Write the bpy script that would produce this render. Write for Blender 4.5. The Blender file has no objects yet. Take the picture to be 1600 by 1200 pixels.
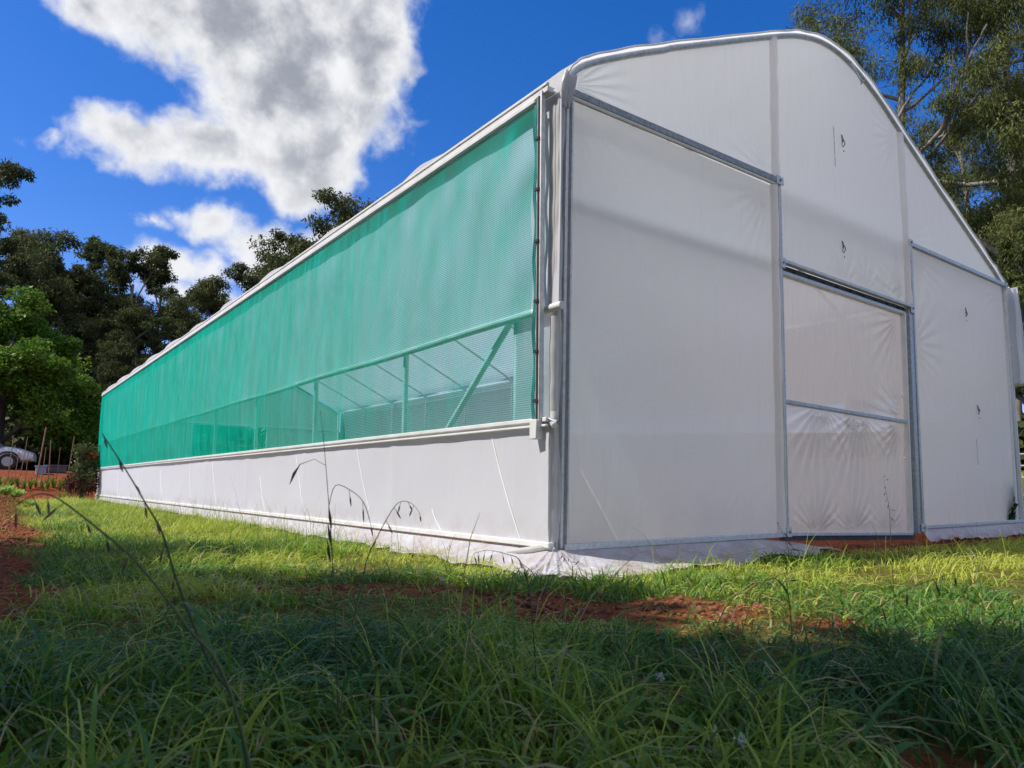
import bpy, math, random
import numpy as np
from mathutils import Vector, Matrix

R_ = math.radians
rng = np.random.default_rng(7)
random.seed(7)
sc = bpy.context.scene
COL = sc.collection

# ------------------------------------------------------------------ helpers
def link(o, parent=None):
    COL.objects.link(o)
    if parent is not None:
        o.parent = parent
    return o

def tag(o, label=None, cat=None, group=None, kind=None):
    if label: o['label'] = label
    if cat: o['category'] = cat
    if group: o['group'] = group
    if kind: o['kind'] = kind
    return o

def empty(name, label, cat, loc=(0, 0, 0), group=None, rz=0.0):
    o = bpy.data.objects.new(name, None)
    o.empty_display_size = 0.2
    o.location = loc
    o.rotation_euler = (0, 0, rz)
    link(o)
    return tag(o, label, cat, group)

def np_mesh(name, V, Fq, smooth=True, attr=None):
    """V (n,3) floats, Fq list/array of quads (m,4) or list of arrays of tris+quads"""
    me = bpy.data.meshes.new(name)
    V = np.asarray(V, dtype=np.float32)
    groups = Fq if isinstance(Fq, (list, tuple)) and len(Fq) and isinstance(Fq[0], np.ndarray) else [np.asarray(Fq, dtype=np.int32)]
    groups = [np.asarray(g, dtype=np.int32) for g in groups if len(g)]
    nl = sum(g.size for g in groups)
    nf = sum(len(g) for g in groups)
    me.vertices.add(len(V)); me.vertices.foreach_set('co', V.ravel())
    me.loops.add(nl); me.loops.foreach_set('vertex_index', np.concatenate([g.ravel() for g in groups]))
    me.polygons.add(nf)
    tot = np.concatenate([np.full(len(g), g.shape[1], dtype=np.int32) for g in groups])
    st = np.concatenate([[0], np.cumsum(tot)[:-1]]).astype(np.int32)
    me.polygons.foreach_set('loop_start', st)
    me.polygons.foreach_set('loop_total', tot)
    me.update(calc_edges=True)
    if smooth:
        me.polygons.foreach_set('use_smooth', np.ones(nf, dtype=bool))
    if attr is not None:
        for an, av in attr.items():
            a = me.attributes.new(an, 'FLOAT', 'POINT')
            a.data.foreach_set('value', np.asarray(av, dtype=np.float32))
    return me

class MB:
    def __init__(s): s.v = []; s.f = []
    def add(s, v, f):
        o = len(s.v); s.v += [tuple(p) for p in v]; s.f += [tuple(i + o for i in q) for q in f]
    def box(s, x0, x1, y0, y1, z0, z1):
        s.add([(x0,y0,z0),(x1,y0,z0),(x1,y1,z0),(x0,y1,z0),(x0,y0,z1),(x1,y0,z1),(x1,y1,z1),(x0,y1,z1)],
              [(0,3,2,1),(4,5,6,7),(0,1,5,4),(1,2,6,5),(2,3,7,6),(3,0,4,7)])
    def bar(s, a, b, w, d, up=(0, 1, 0)):
        """rectangular bar from a to b; w across, d along 'up'"""
        a, b = Vector(a), Vector(b); t = (b - a).normalized(); u = Vector(up)
        sd = t.cross(u).normalized(); u = sd.cross(t).normalized()
        pts = []
        for p in (a, b):
            for i, j in ((-1,-1),(1,-1),(1,1),(-1,1)):
                pts.append(p + sd * (i * w / 2) + u * (j * d / 2))
        s.add(pts, [(0,1,2,3),(7,6,5,4),(0,4,5,1),(1,5,6,2),(2,6,7,3),(3,7,4,0)])
    def tube(s, pts, r, n=10, cap=True, squash=None):
        pts = [Vector(p) for p in pts]; m = len(pts)
        rr = r if isinstance(r, (list, tuple)) else [r] * m
        V = []; Fc = []
        t0 = (pts[1] - pts[0]).normalized()
        ref = Vector((0, 0, 1)) if abs(t0.z) < 0.9 else Vector((1, 0, 0))
        nrm = t0.cross(ref).normalized()
        for i, p in enumerate(pts):
            t = (pts[min(i + 1, m - 1)] - pts[max(i - 1, 0)]).normalized()
            nrm = (nrm - t * nrm.dot(t)).normalized(); bn = t.cross(nrm)
            for k in range(n):
                a = 2 * math.pi * k / n
                V.append(p + (nrm * math.cos(a) + bn * math.sin(a)) * rr[i])
        for i in range(m - 1):
            for k in range(n):
                k2 = (k + 1) % n
                Fc.append((i*n + k, i*n + k2, (i+1)*n + k2, (i+1)*n + k))
        if cap:
            Fc.append(tuple(range(n - 1, -1, -1))); Fc.append(tuple(range((m - 1)*n, m*n)))
        s.add(V, Fc)
    def grid(s, fn, nu, nv):
        V = [fn(i / nu, j / nv) for j in range(nv + 1) for i in range(nu + 1)]
        Fc = [(j*(nu+1)+i, j*(nu+1)+i+1, (j+1)*(nu+1)+i+1, (j+1)*(nu+1)+i) for j in range(nv) for i in range(nu)]
        s.add(V, Fc)
    def build(s, name, mat, parent=None, smooth=True, bevel=0.0, autosm=True):
        me = bpy.data.meshes.new(name)
        me.from_pydata(s.v, [], s.f); me.update()
        o = bpy.data.objects.new(name, me)
        if mat: me.materials.append(mat)
        if smooth:
            for p in me.polygons: p.use_smooth = True
            if autosm:
                me.set_sharp_from_angle(angle=R_(40))
        link(o, parent)
        if bevel:
            b = o.modifiers.new('bevel', 'BEVEL'); b.width = bevel; b.segments = 2; b.limit_method = 'ANGLE'
        return o

# value noise (numpy, vectorised)
_tab = np.random.default_rng(99).random((64, 64))
def vnoise(x, y):
    x = np.asarray(x, float); y = np.asarray(y, float)
    xi = np.floor(x).astype(int); yi = np.floor(y).astype(int)
    fx = x - xi; fy = y - yi
    fx = fx*fx*(3-2*fx); fy = fy*fy*(3-2*fy)
    g = lambda a, b: _tab[a % 64, b % 64]
    return (g(xi,yi)*(1-fx)+g(xi+1,yi)*fx)*(1-fy) + (g(xi,yi+1)*(1-fx)+g(xi+1,yi+1)*fx)*fy
def fbm(x, y, o=3):
    s = 0; a = 0.5; t = 0
    for i in range(o):
        s = s + a*vnoise(x*2**i + 17*i, y*2**i + 31*i); t += a; a *= .5
    return s / t
def sstep(a, b, x):
    t = np.clip((np.asarray(x, float) - a)/(b - a), 0, 1); return t*t*(3-2*t)

# ------------------------------------------------------------------ materials
def mat_new(name):
    m = bpy.data.materials.new(name); m.use_nodes = True
    nt = m.node_tree; nt.nodes.clear()
    out = nt.nodes.new('ShaderNodeOutputMaterial')
    return m, nt, out
def N(nt, typ, **kw):
    n = nt.nodes.new(typ)
    for k, v in kw.items():
        if k.startswith('i_'):
            n.inputs[k[2:].replace('_', ' ')].default_value = v
        else:
            setattr(n, k, v)
    return n
def noise_col(nt, scale, c1, c2, lo=.35, hi=.65, detail=4, coord='Object', stretch=None):
    tc = N(nt, 'ShaderNodeTexCoord')
    src = tc.outputs[coord]
    if stretch:
        mp = N(nt, 'ShaderNodeMapping'); mp.inputs['Scale'].default_value = stretch
        nt.links.new(src, mp.inputs['Vector']); src = mp.outputs[0]
    nz = N(nt, 'ShaderNodeTexNoise'); nz.inputs['Scale'].default_value = scale; nz.inputs['Detail'].default_value = detail
    nt.links.new(src, nz.inputs['Vector'])
    cr = N(nt, 'ShaderNodeValToRGB')
    cr.color_ramp.elements[0].position = lo; cr.color_ramp.elements[0].color = (*c1, 1)
    cr.color_ramp.elements[1].position = hi; cr.color_ramp.elements[1].color = (*c2, 1)
    nt.links.new(nz.outputs[0], cr.inputs[0])
    return cr.outputs[0], nz.outputs[0], src

def simple(name, c1, c2=None, scale=8, rough=.6, metal=0.0, bump=0.0, spec=.5, stretch=None):
    m, nt, out = mat_new(name)
    p = N(nt, 'ShaderNodeBsdfPrincipled')
    c2 = c2 or tuple(min(1, c*1.25) for c in c1)
    col, fac, _ = noise_col(nt, scale, c1, c2, stretch=stretch)
    nt.links.new(col, p.inputs['Base Color'])
    p.inputs['Roughness'].default_value = rough; p.inputs['Metallic'].default_value = metal
    p.inputs['Specular IOR Level'].default_value = spec
    if bump:
        b = N(nt, 'ShaderNodeBump'); b.inputs['Strength'].default_value = bump; b.inputs['Distance'].default_value = .01
        nt.links.new(fac, b.inputs['Height']); nt.links.new(b.outputs[0], p.inputs['Normal'])
    nt.links.new(p.outputs[0], out.inputs[0])
    return m

def film(name, col=(.80, .80, .81), transl=.45, transp=.12, gloss=.05, bump=.15, tint=(.8, .8, .8), wr=(3, 3, .6), dirt=(.0, -.2, .45)):
    m, nt, out = mat_new(name)
    tc = N(nt, 'ShaderNodeTexCoord')
    mp = N(nt, 'ShaderNodeMapping'); mp.inputs['Scale'].default_value = wr
    nt.links.new(tc.outputs['Object'], mp.inputs[0])
    nz = N(nt, 'ShaderNodeTexNoise'); nz.inputs['Scale'].default_value = 2.5; nz.inputs['Detail'].default_value = 5; nz.inputs['Distortion'].default_value = .6
    nt.links.new(mp.outputs[0], nz.inputs['Vector'])
    nz2 = N(nt, 'ShaderNodeTexNoise'); nz2.inputs['Scale'].default_value = 1.1; nz2.inputs['Detail'].default_value = 3
    nt.links.new(tc.outputs['Object'], nz2.inputs['Vector'])
    # woven reinforcement thread, faint
    nz3 = N(nt, 'ShaderNodeTexNoise'); nz3.inputs['Scale'].default_value = 90; nz3.inputs['Detail'].default_value = 2
    mp3 = N(nt, 'ShaderNodeMapping'); mp3.inputs['Scale'].default_value = (1.5, 1.5, .12)
    nt.links.new(tc.outputs['Object'], mp3.inputs[0]); nt.links.new(mp3.outputs[0], nz3.inputs['Vector'])
    cr = N(nt, 'ShaderNodeMix', data_type='RGBA')
    cr.inputs['A'].default_value = (*[c*.93 for c in col], 1); cr.inputs['B'].default_value = (*col, 1)
    ad = N(nt, 'ShaderNodeMath', operation='MULTIPLY_ADD'); ad.inputs[1].default_value = .5
    nt.links.new(nz3.outputs[0], ad.inputs[0]); nt.links.new(nz2.outputs[0], ad.inputs[2])
    sb = N(nt, 'ShaderNodeMath', operation='SUBTRACT'); sb.inputs[1].default_value = .25; sb.use_clamp = True
    nt.links.new(ad.outputs[0], sb.inputs[0])
    nt.links.new(sb.outputs[0], cr.inputs['Factor'])
    b = N(nt, 'ShaderNodeBump'); b.inputs['Strength'].default_value = bump; b.inputs['Distance'].default_value = .05
    nt.links.new(nz.outputs[0], b.inputs['Height'])
    # red soil splash and dust, thickest low down
    geo = N(nt, 'ShaderNodeNewGeometry'); spz = N(nt, 'ShaderNodeSeparateXYZ'); nt.links.new(geo.outputs['Position'], spz.inputs[0])
    mrz = N(nt, 'ShaderNodeMapRange'); mrz.inputs['From Min'].default_value = dirt[1]; mrz.inputs['From Max'].default_value = dirt[2]; mrz.inputs['To Min'].default_value = 1; mrz.inputs['To Max'].default_value = 0
    nt.links.new(spz.outputs['Z'], mrz.inputs['Value'])
    nd = N(nt, 'ShaderNodeTexNoise'); nd.inputs['Scale'].default_value = 6; nd.inputs['Detail'].default_value = 7; nd.inputs['Roughness'].default_value = .7
    nt.links.new(tc.outputs['Object'], nd.inputs['Vector'])
    crd = N(nt, 'ShaderNodeValToRGB'); crd.color_ramp.elements[0].position = .34; crd.color_ramp.elements[1].position = .75
    nt.links.new(nd.outputs[0], crd.inputs[0])
    dm = N(nt, 'ShaderNodeMath', operation='MULTIPLY'); nt.links.new(mrz.outputs[0], dm.inputs[0]); nt.links.new(crd.outputs[0], dm.inputs[1])
    dm2 = N(nt, 'ShaderNodeMath', operation='MULTIPLY'); dm2.inputs[1].default_value = dirt[0]; dm2.use_clamp = True; nt.links.new(dm.outputs[0], dm2.inputs[0])
    cd = N(nt, 'ShaderNodeMix', data_type='RGBA'); cd.inputs['B'].default_value = (.36, .20, .13, 1)
    nt.links.new(dm2.outputs[0], cd.inputs['Factor']); nt.links.new(cr.outputs['Result'], cd.inputs['A'])
    cr = cd
    d = N(nt, 'ShaderNodeBsdfDiffuse'); nt.links.new(cr.outputs['Result'], d.inputs[0]); nt.links.new(b.outputs[0], d.inputs['Normal'])
    t = N(nt, 'ShaderNodeBsdfTranslucent'); t.inputs[0].default_value = (*tint, 1); nt.links.new(b.outputs[0], t.inputs['Normal'])
    m1 = N(nt, 'ShaderNodeMixShader'); m1.inputs[0].default_value = transl
    nt.links.new(d.outputs[0], m1.inputs[1]); nt.links.new(t.outputs[0], m1.inputs[2])
    g = N(nt, 'ShaderNodeBsdfGlossy'); g.inputs['Roughness'].default_value = .38; nt.links.new(b.outputs[0], g.inputs['Normal'])
    m2 = N(nt, 'ShaderNodeMixShader'); m2.inputs[0].default_value = gloss
    nt.links.new(m1.outputs[0], m2.inputs[1]); nt.links.new(g.outputs[0], m2.inputs[2])
    tr = N(nt, 'ShaderNodeBsdfTransparent'); tr.inputs[0].default_value = (.97, .97, .97, 1)
    m3 = N(nt, 'ShaderNodeMixShader'); m3.inputs[0].default_value = transp
    nt.links.new(m2.outputs[0], m3.inputs[1]); nt.links.new(tr.outputs[0], m3.inputs[2])
    nt.links.new(m3.outputs[0], out.inputs[0])
    return m

M = {}
M['film'] = film('white_film', transl=.5, transp=.10, bump=.10)
M['gable_film'] = film('gable_film', transl=.68, transp=.03, bump=.36, col=(.90, .925, .925), tint=(.955, .985, .965), dirt=(.45, -.2, .5))
M['door_film'] = film('door_film', transl=.72, transp=.12, bump=.45, col=(.88, .86, .82), tint=(1.0, .96, .90), dirt=(.6, -.2, .8), wr=(5, 5, 1.2))
M['side_film'] = film('side_film', transl=.30, transp=.0, bump=.12, col=(.82, .83, .88), dirt=(.75, -.12, .22))
M['roof_film'] = film('roof_film', transl=.64, transp=.02, bump=.12, col=(.85, .85, .85))
M['skirt_film'] = film('skirt_film', transl=.2, transp=.0, bump=.9, gloss=.06, col=(.68, .69, .74), wr=(3, 3, 3), dirt=(1.5, -.25, .08))
M['white_plastic'] = simple('white_plastic', (.72, .72, .70), (.82, .82, .79), 6, .45)
M['galv'] = simple('galvanised_steel', (.40, .43, .45), (.55, .58, .60), 30, .42, .35)
M['galv_dark'] = simple('galvanised_dark', (.20, .22, .25), (.32, .35, .38), 30, .5, .35)
M['galv_light'] = simple('galvanised_pale', (.55, .57, .58), (.68, .70, .71), 30, .5, .3)
M['frame_metal'] = simple('frame_metal', (.76, .78, .78), (.86, .87, .87), 18, .55, .0)
M['rubber'] = simple('black_rubber', (.02, .02, .02), (.035, .035, .035), 20, .8)
M['dark_teal'] = simple('net_hem', (.0, .16, .14), (.01, .22, .19), 20, .7)
M['ink_faint'] = simple('faint_print', (.30, .32, .36), (.42, .44, .48), 90, .7)
M['ink'] = simple('print_ink', (.05, .06, .08), (.09, .10, .12), 90, .7)
M['door_base'] = simple('door_base_rail', (.05, .055, .065), (.09, .10, .12), 20, .6, .4)

def net_mat():
    m, nt, out = mat_new('green_shade_net')
    geo = N(nt, 'ShaderNodeNewGeometry')
    sep = N(nt, 'ShaderNodeSeparateXYZ'); nt.links.new(geo.outputs['Position'], sep.inputs[0])
    lw = N(nt, 'ShaderNodeLayerWeight'); lw.inputs['Blend'].default_value = .5
    tc = N(nt, 'ShaderNodeTexCoord')
    nz = N(nt, 'ShaderNodeTexNoise'); nz.inputs['Scale'].default_value = 2.2; nz.inputs['Detail'].default_value = 6; nz.inputs['Distortion'].default_value = .8
    mp = N(nt, 'ShaderNodeMapping'); mp.inputs['Scale'].default_value = (1, 5.0, .7)
    nt.links.new(tc.outputs['Object'], mp.inputs[0]); nt.links.new(mp.outputs[0], nz.inputs['Vector'])
    # woven horizontal threads
    wz = N(nt, 'ShaderNodeMath', operation='MULTIPLY'); wz.inputs[1].default_value = 2*math.pi/.0146
    nt.links.new(sep.outputs['Z'], wz.inputs[0])
    sz = N(nt, 'ShaderNodeMath', operation='SINE'); nt.links.new(wz.outputs[0], sz.inputs[0])
    wy = N(nt, 'ShaderNodeMath', operation='MULTIPLY'); wy.inputs[1].default_value = 2*math.pi/.029
    nt.links.new(sep.outputs['Y'], wy.inputs[0])
    sy = N(nt, 'ShaderNodeMath', operation='SINE'); nt.links.new(wy.outputs[0], sy.inputs[0])
    s1 = N(nt, 'ShaderNodeMath', operation='MULTIPLY_ADD'); s1.inputs[1].default_value = .21
    pw = N(nt, 'ShaderNodeMath', operation='MULTIPLY_ADD'); pw.inputs[1].default_value = 1.72; pw.inputs[2].default_value = -.575; nt.links.new(lw.outputs['Facing'], pw.inputs[0])
    nt.links.new(sz.outputs[0], s1.inputs[0]); nt.links.new(pw.outputs[0], s1.inputs[2])
    s2 = N(nt, 'ShaderNodeMath', operation='MULTIPLY_ADD'); s2.inputs[1].default_value = .025
    nt.links.new(sy.outputs[0], s2.inputs[0]); nt.links.new(s1.outputs[0], s2.inputs[2])
    s3 = N(nt, 'ShaderNodeMath', operation='MULTIPLY_ADD'); s3.inputs[1].default_value = .20; s3.use_clamp = True
    nt.links.new(nz.outputs[0], s3.inputs[0]); nt.links.new(s2.outputs[0], s3.inputs[2])
    cr = N(nt, 'ShaderNodeValToRGB')
    cr.color_ramp.elements[0].position = .35; cr.color_ramp.elements[0].color = (.001, .37, .23, 1)
    cr.color_ramp.elements[1].position = .7; cr.color_ramp.elements[1].color = (.014, .50, .385, 1)
    nt.links.new(nz.outputs[0], cr.inputs[0])
    d = N(nt, 'ShaderNodeBsdfDiffuse'); nt.links.new(cr.outputs[0], d.inputs[0])
    t = N(nt, 'ShaderNodeBsdfTranslucent'); nt.links.new(cr.outputs[0], t.inputs[0])
    b = N(nt, 'ShaderNodeBump'); b.inputs['Strength'].default_value = .40; b.inputs['Distance'].default_value = .04
    nt.links.new(nz.outputs[0], b.inputs['Height']); nt.links.new(b.outputs[0], d.inputs['Normal'])
    m1 = N(nt, 'ShaderNodeMixShader'); m1.inputs[0].default_value = .3
    nt.links.new(d.outputs[0], m1.inputs[1]); nt.links.new(t.outputs[0], m1.inputs[2])
    tr = N(nt, 'ShaderNodeBsdfTransparent'); tr.inputs[0].default_value = (.76, .96, 1.0, 1)
    m2 = N(nt, 'ShaderNodeMixShader')
    nt.links.new(s3.outputs[0], m2.inputs[0])
    nt.links.new(tr.outputs[0], m2.inputs[1]); nt.links.new(m1.outputs[0], m2.inputs[2])
    nt.links.new(m2.outputs[0], out.inputs[0])
    return m
M['net'] = net_mat()

def leaf_mat(name, cols, transl=.3, rough=.5, spec=.3):
    m, nt, out = mat_new(name)
    at = N(nt, 'ShaderNodeAttribute', attribute_name='tint')
    cr = N(nt, 'ShaderNodeValToRGB')
    el = cr.color_ramp.elements
    while len(el) < len(cols): el.new(.5)
    for i, (p, c) in enumerate(cols):
        el[i].position = p; el[i].color = (*c, 1)
    nt.links.new(at.outputs['Fac'], cr.inputs[0])
    p = N(nt, 'ShaderNodeBsdfPrincipled'); p.inputs['Roughness'].default_value = rough; p.inputs['Specular IOR Level'].default_value = spec
    nt.links.new(cr.outputs[0], p.inputs['Base Color'])
    t = N(nt, 'ShaderNodeBsdfTranslucent'); nt.links.new(cr.outputs[0], t.inputs[0])
    mx = N(nt, 'ShaderNodeMixShader'); mx.inputs[0].default_value = transl
    nt.links.new(p.outputs[0], mx.inputs[1]); nt.links.new(t.outputs[0], mx.inputs[2])
    nt.links.new(mx.outputs[0], out.inputs[0])
    return m
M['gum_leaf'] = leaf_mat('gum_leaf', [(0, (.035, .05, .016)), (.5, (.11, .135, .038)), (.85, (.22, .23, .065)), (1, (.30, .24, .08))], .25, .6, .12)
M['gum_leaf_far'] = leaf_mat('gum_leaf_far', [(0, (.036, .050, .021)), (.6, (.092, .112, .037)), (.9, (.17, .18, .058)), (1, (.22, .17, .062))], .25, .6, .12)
M['green_leaf'] = leaf_mat('broad_leaf', [(0, (.025, .075, .008)), (.5, (.08, .19, .015)), (1, (.20, .30, .03))], .35, .5)
M['lettuce'] = leaf_mat('lettuce_leaf', [(0, (.22, .38, .06)), (1, (.5, .62, .2))], .3, .5)
M['shrub_leaf'] = leaf_mat('mixed_leaf', [(0, (.10, .02, .025)), (.3, (.12, .04, .03)), (.45, (.06, .075, .03)), (1, (.13, .15, .05))], .25, .5)
M['petal'] = leaf_mat('orange_petal', [(0, (.75, .10, .02)), (1, (.85, .16, .03))], .3, .5)
M['white_petal'] = leaf_mat('white_petal', [(0, (.7, .68, .62)), (1, (.85, .83, .8))], .3, .5)
M['grass'] = leaf_mat('grass_blade', [(0, (.040, .125, .045)), (.35, (.095, .235, .050)), (.6, (.22, .36, .03)), (.84, (.54, .60, .085)), (.9, (.52, .44, .16)), (1, (.55, .45, .26))], .36, .45, .30)
M['seed'] = simple('seed_head', (.10, .06, .05), (.17, .11, .09), 60, .7)
M['bark'] = simple('gum_bark', (.15, .125, .10), (.32, .285, .24), 3, .8, bump=.5, stretch=(1, 1, .2))
M['bark_dark'] = simple('dark_bark', (.07, .055, .045), (.16, .13, .11), 3, .85, bump=.5, stretch=(1, 1, .2))
M['wood'] = simple('weathered_stake', (.20, .12, .07), (.34, .22, .14), 12, .8, stretch=(4, 4, .5))

# ------------------------------------------------------------------ terrain
def soil_edge(y):
    return np.interp(y, [-8, -2, -.6, 1, 2.8, 9, 13, 18, 21.3, 21.6], [-3.6, -3.1, -2.86, -2.68, -2.42, -2.36, -2.3, -1.75, -1.0, 6])
BARE = [(-.82, -1.22, .72, .46, -.64), (-1.0, -.62, .32, .16, -.7), (-1.62, -.10, .55, .22, -.5), (-1.62, -2.93, .22, .2, 0), (-.33, -1.95, .22, .13, 0), (-1.2, -.45, .4, .18, -.4)]
def soil_mask(x, y):
    n = fbm(x*2.3, y*2.3, 3)
    n2 = fbm(x*7 + 9, y*7, 2)
    e = (soil_edge(y) - x) + (n - .5)*.7 + (n2 - .5)*.25
    s = sstep(-.05, .12, e) * (y < 29)
    for cx, cy, rx, ry, a in BARE:
        dx, dy = x - cx, y - cy
        u = (dx*math.cos(a) + dy*math.sin(a))/rx; v = (-dx*math.sin(a) + dy*math.cos(a))/ry
        s = np.maximum(s, .9*sstep(1.25, .65, np.sqrt(u*u + v*v) + (n2 - .5)*.9))
    st = sstep(.42, .30, np.abs(y + .05) + (n2 - .5)*.3) * sstep(2.3, 2.7, x) * sstep(8, 7.3, x)
    s = np.maximum(s, st)
    s = np.maximum(s, ((x > -.1) & (x < 7.5) & (y > -.05) & (y < 21.3))*1.0)
    return s
def gz(x, y):
    x = np.asarray(x, float); y = np.asarray(y, float)
    z = -.15 + (fbm(x*.9, y*.9, 3) - .5)*.07 + (fbm(x*5, y*5, 2) - .5)*.025
    z = z + sstep(20.9, 27.5, y)*.90 + np.clip(y - 27, 0, 60)*.012
    z = z + sstep(9.2, 19, x)*1.05*sstep(26, 16, y) + np.clip(x - 19, 0, 60)*.02
    z = z + sstep(70, 150, np.hypot(x, y))*9
    # furrows in the red bed on the left
    bed = sstep(.0, .5, soil_edge(y) - x) * (y < 21)
    z = z + sstep(-.2, .9, np.minimum(soil_edge(y), -1.9) - x)*sstep(4, 15, y)*.36*sstep(24, 20.5, y)
    z = z + bed*(.05*np.sin(x*4.2) + .05*(fbm(x*3, y*3, 3) - .5))
    return z

def dense(a, b, spec):
    pts = [a]
    while pts[-1] < b:
        p = pts[-1]; st = 8.0
        for lo, hi, s in spec:
            if lo <= p < hi: st = s
        pts.append(min(b, p + st))
    return np.array(pts)
gx = dense(-220, 260, [(-60, -12, 2.5), (-12, -6, .6), (-6, -3.6, .2), (-3.6, 1.2, .06), (1.2, 9, .16), (9, 26, .6), (26, 70, 3)])
gy = dense(-120, 260, [(-30, -8, 2.5), (-8, -4.2, .3), (-4.2, 3, .06), (3, 9, .12), (9, 28, .25), (28, 45, .8), (45, 90, 4)])
X, Y = np.meshgrid(gx, gy)
Z = gz(X, Y)
nx, ny = len(gx), len(gy)
idx = np.arange(nx*ny).reshape(ny, nx)
quads = np.stack([idx[:-1, :-1], idx[:-1, 1:], idx[1:, 1:], idx[1:, :-1]], -1).reshape(-1, 4)
sm = soil_mask(X, Y)
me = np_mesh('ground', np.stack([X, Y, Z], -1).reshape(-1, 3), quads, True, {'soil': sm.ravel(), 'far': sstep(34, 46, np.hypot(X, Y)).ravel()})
def ground_mat():
    m, nt, out = mat_new('red_soil_and_turf')
    at = N(nt, 'ShaderNodeAttribute', attribute_name='soil')
    tc = N(nt, 'ShaderNodeTexCoord')
    nz = N(nt, 'ShaderNodeTexNoise'); nz.inputs['Scale'].default_value = 22; nz.inputs['Detail'].default_value = 8; nz.inputs['Roughness'].default_value = .7
    nt.links.new(tc.outputs['Object'], nz.inputs['Vector'])
    nzl = N(nt, 'ShaderNodeTexNoise'); nzl.inputs['Scale'].default_value = 1.7; nzl.inputs['Detail'].default_value = 5
    nt.links.new(tc.outputs['Object'], nzl.inputs['Vector'])
    def ramp(src, stops):
        cr = N(nt, 'ShaderNodeValToRGB'); el = cr.color_ramp.elements
        while len(el) < len(stops): el.new(.5)
        for i, (p, c) in enumerate(stops): el[i].position = p; el[i].color = (*c, 1)
        nt.links.new(src, cr.inputs[0]); return cr.outputs[0]
    soil = ramp(nz.outputs[0], [(.28, (.085, .022, .010)), (.5, (.27, .075, .030)), (.72, (.40, .14, .062))])
    turf = ramp(nz.outputs[0], [(.3, (.03, .032, .012)), (.5, (.15, .13, .03)), (.72, (.28, .20, .07))])
    mx0 = N(nt, 'ShaderNodeMix', data_type='RGBA'); mx0.blend_type = 'MULTIPLY'; mx0.inputs['Factor'].default_value = .6
    lr = ramp(nzl.outputs[0], [(.35, (.65, .62, .6)), (.65, (1.15, 1.1, 1.05))])
    nt.links.new(soil, mx0.inputs['A']); nt.links.new(lr, mx0.inputs['B'])
    mx = N(nt, 'ShaderNodeMix', data_type='RGBA')
    nt.links.new(at.outputs['Fac'], mx.inputs['Factor']); nt.links.new(turf, mx.inputs['A']); nt.links.new(mx0.outputs['Result'], mx.inputs['B'])
    p = N(nt, 'ShaderNodeBsdfPrincipled'); p.inputs['Roughness'].default_value = .95; p.inputs['Specular IOR Level'].default_value = .1
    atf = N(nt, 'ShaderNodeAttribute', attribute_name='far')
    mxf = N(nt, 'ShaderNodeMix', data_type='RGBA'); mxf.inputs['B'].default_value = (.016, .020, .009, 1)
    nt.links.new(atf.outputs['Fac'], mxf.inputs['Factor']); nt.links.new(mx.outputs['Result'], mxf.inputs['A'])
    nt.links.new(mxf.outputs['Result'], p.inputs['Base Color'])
    vo = N(nt, 'ShaderNodeTexVoronoi'); vo.inputs['Scale'].default_value = 28
    nt.links.new(tc.outputs['Object'], vo.inputs['Vector'])
    ad = N(nt, 'ShaderNodeMath', operation='ADD'); nt.links.new(nz.outputs[0], ad.inputs[0]); nt.links.new(vo.outputs['Distance'], ad.inputs[1])
    b = N(nt, 'ShaderNodeBump'); b.inputs['Strength'].default_value = .9; b.inputs['Distance'].default_value = .03
    nt.links.new(ad.outputs[0], b.inputs['Height']); nt.links.new(b.outputs[0], p.inputs['Normal'])
    nt.links.new(p.outputs[0], out.inputs[0])
    return m
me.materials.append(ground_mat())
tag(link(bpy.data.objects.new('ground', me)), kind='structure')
GZ = lambda x, y: float(gz(x, y))

# ------------------------------------------------------------------ greenhouse
W, L, HG = 7.40, 21.0, 3.0
gh = empty('greenhouse', 'long white plastic greenhouse with arched gable and green shade net side', 'greenhouse', (0, 0, 0))

def catmull(P, n=10):
    P = [Vector(p) for p in P]; out = []
    for i in range(len(P) - 1):
        p0, p1, p2, p3 = P[max(i-1, 0)], P[i], P[i+1], P[min(i+2, len(P)-1)]
        for k in range(n):
            t = k/n
            out.append(.5*((2*p1) + (p2-p0)*t + (2*p0-5*p1+4*p2-p3)*t*t + (3*p1-p0-3*p2+p3)*t**3))
    out.append(P[-1]); return out
PROF = [(0, 2.96), (.012, 3.07), (.09, 3.20), (.26, 3.325), (.74, 3.58), (1.49, 3.94), (2.45, 4.39), (2.90, 4.575), (3.33, 4.665), (3.79, 4.63), (4.29, 4.46),
        (4.75, 4.235), (5.53, 3.855), (6.16, 3.56), (6.85, 3.235), (7.15, 3.09), (7.34, 2.96)]
prof = [(p.x, p.y) for p in catmull([(a, b, 0) for a, b in PROF], 8)]
PX_ = np.array([p[0] for p in prof]); PZ_ = np.array([p[1] for p in prof])
def zt(x): return float(np.interp(x, PX_, PZ_))

ys_posts = [2.1*i + .02 for i in range(11)]

# wrinkles: radial folds pulling out of a point, in metres
def folds(x, z, cx, cz, amp, n, fall, ph=0.0, a0=None, a1=None):
    dx, dz = x - cx, z - cz; r = math.hypot(dx, dz) + 1e-4; a = math.atan2(dz, dx)
    win = 1.0
    if a0 is not None:
        win = max(0.0, min(1.0, (a - a0)/.25)) * max(0.0, min(1.0, (a1 - a)/.25))
    rr = r/fall
    return 2.2*win*amp*math.sin(n*a + ph + .7*math.sin(3*a))*min(1, r/.12)*math.exp(-rr*rr)

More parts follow.
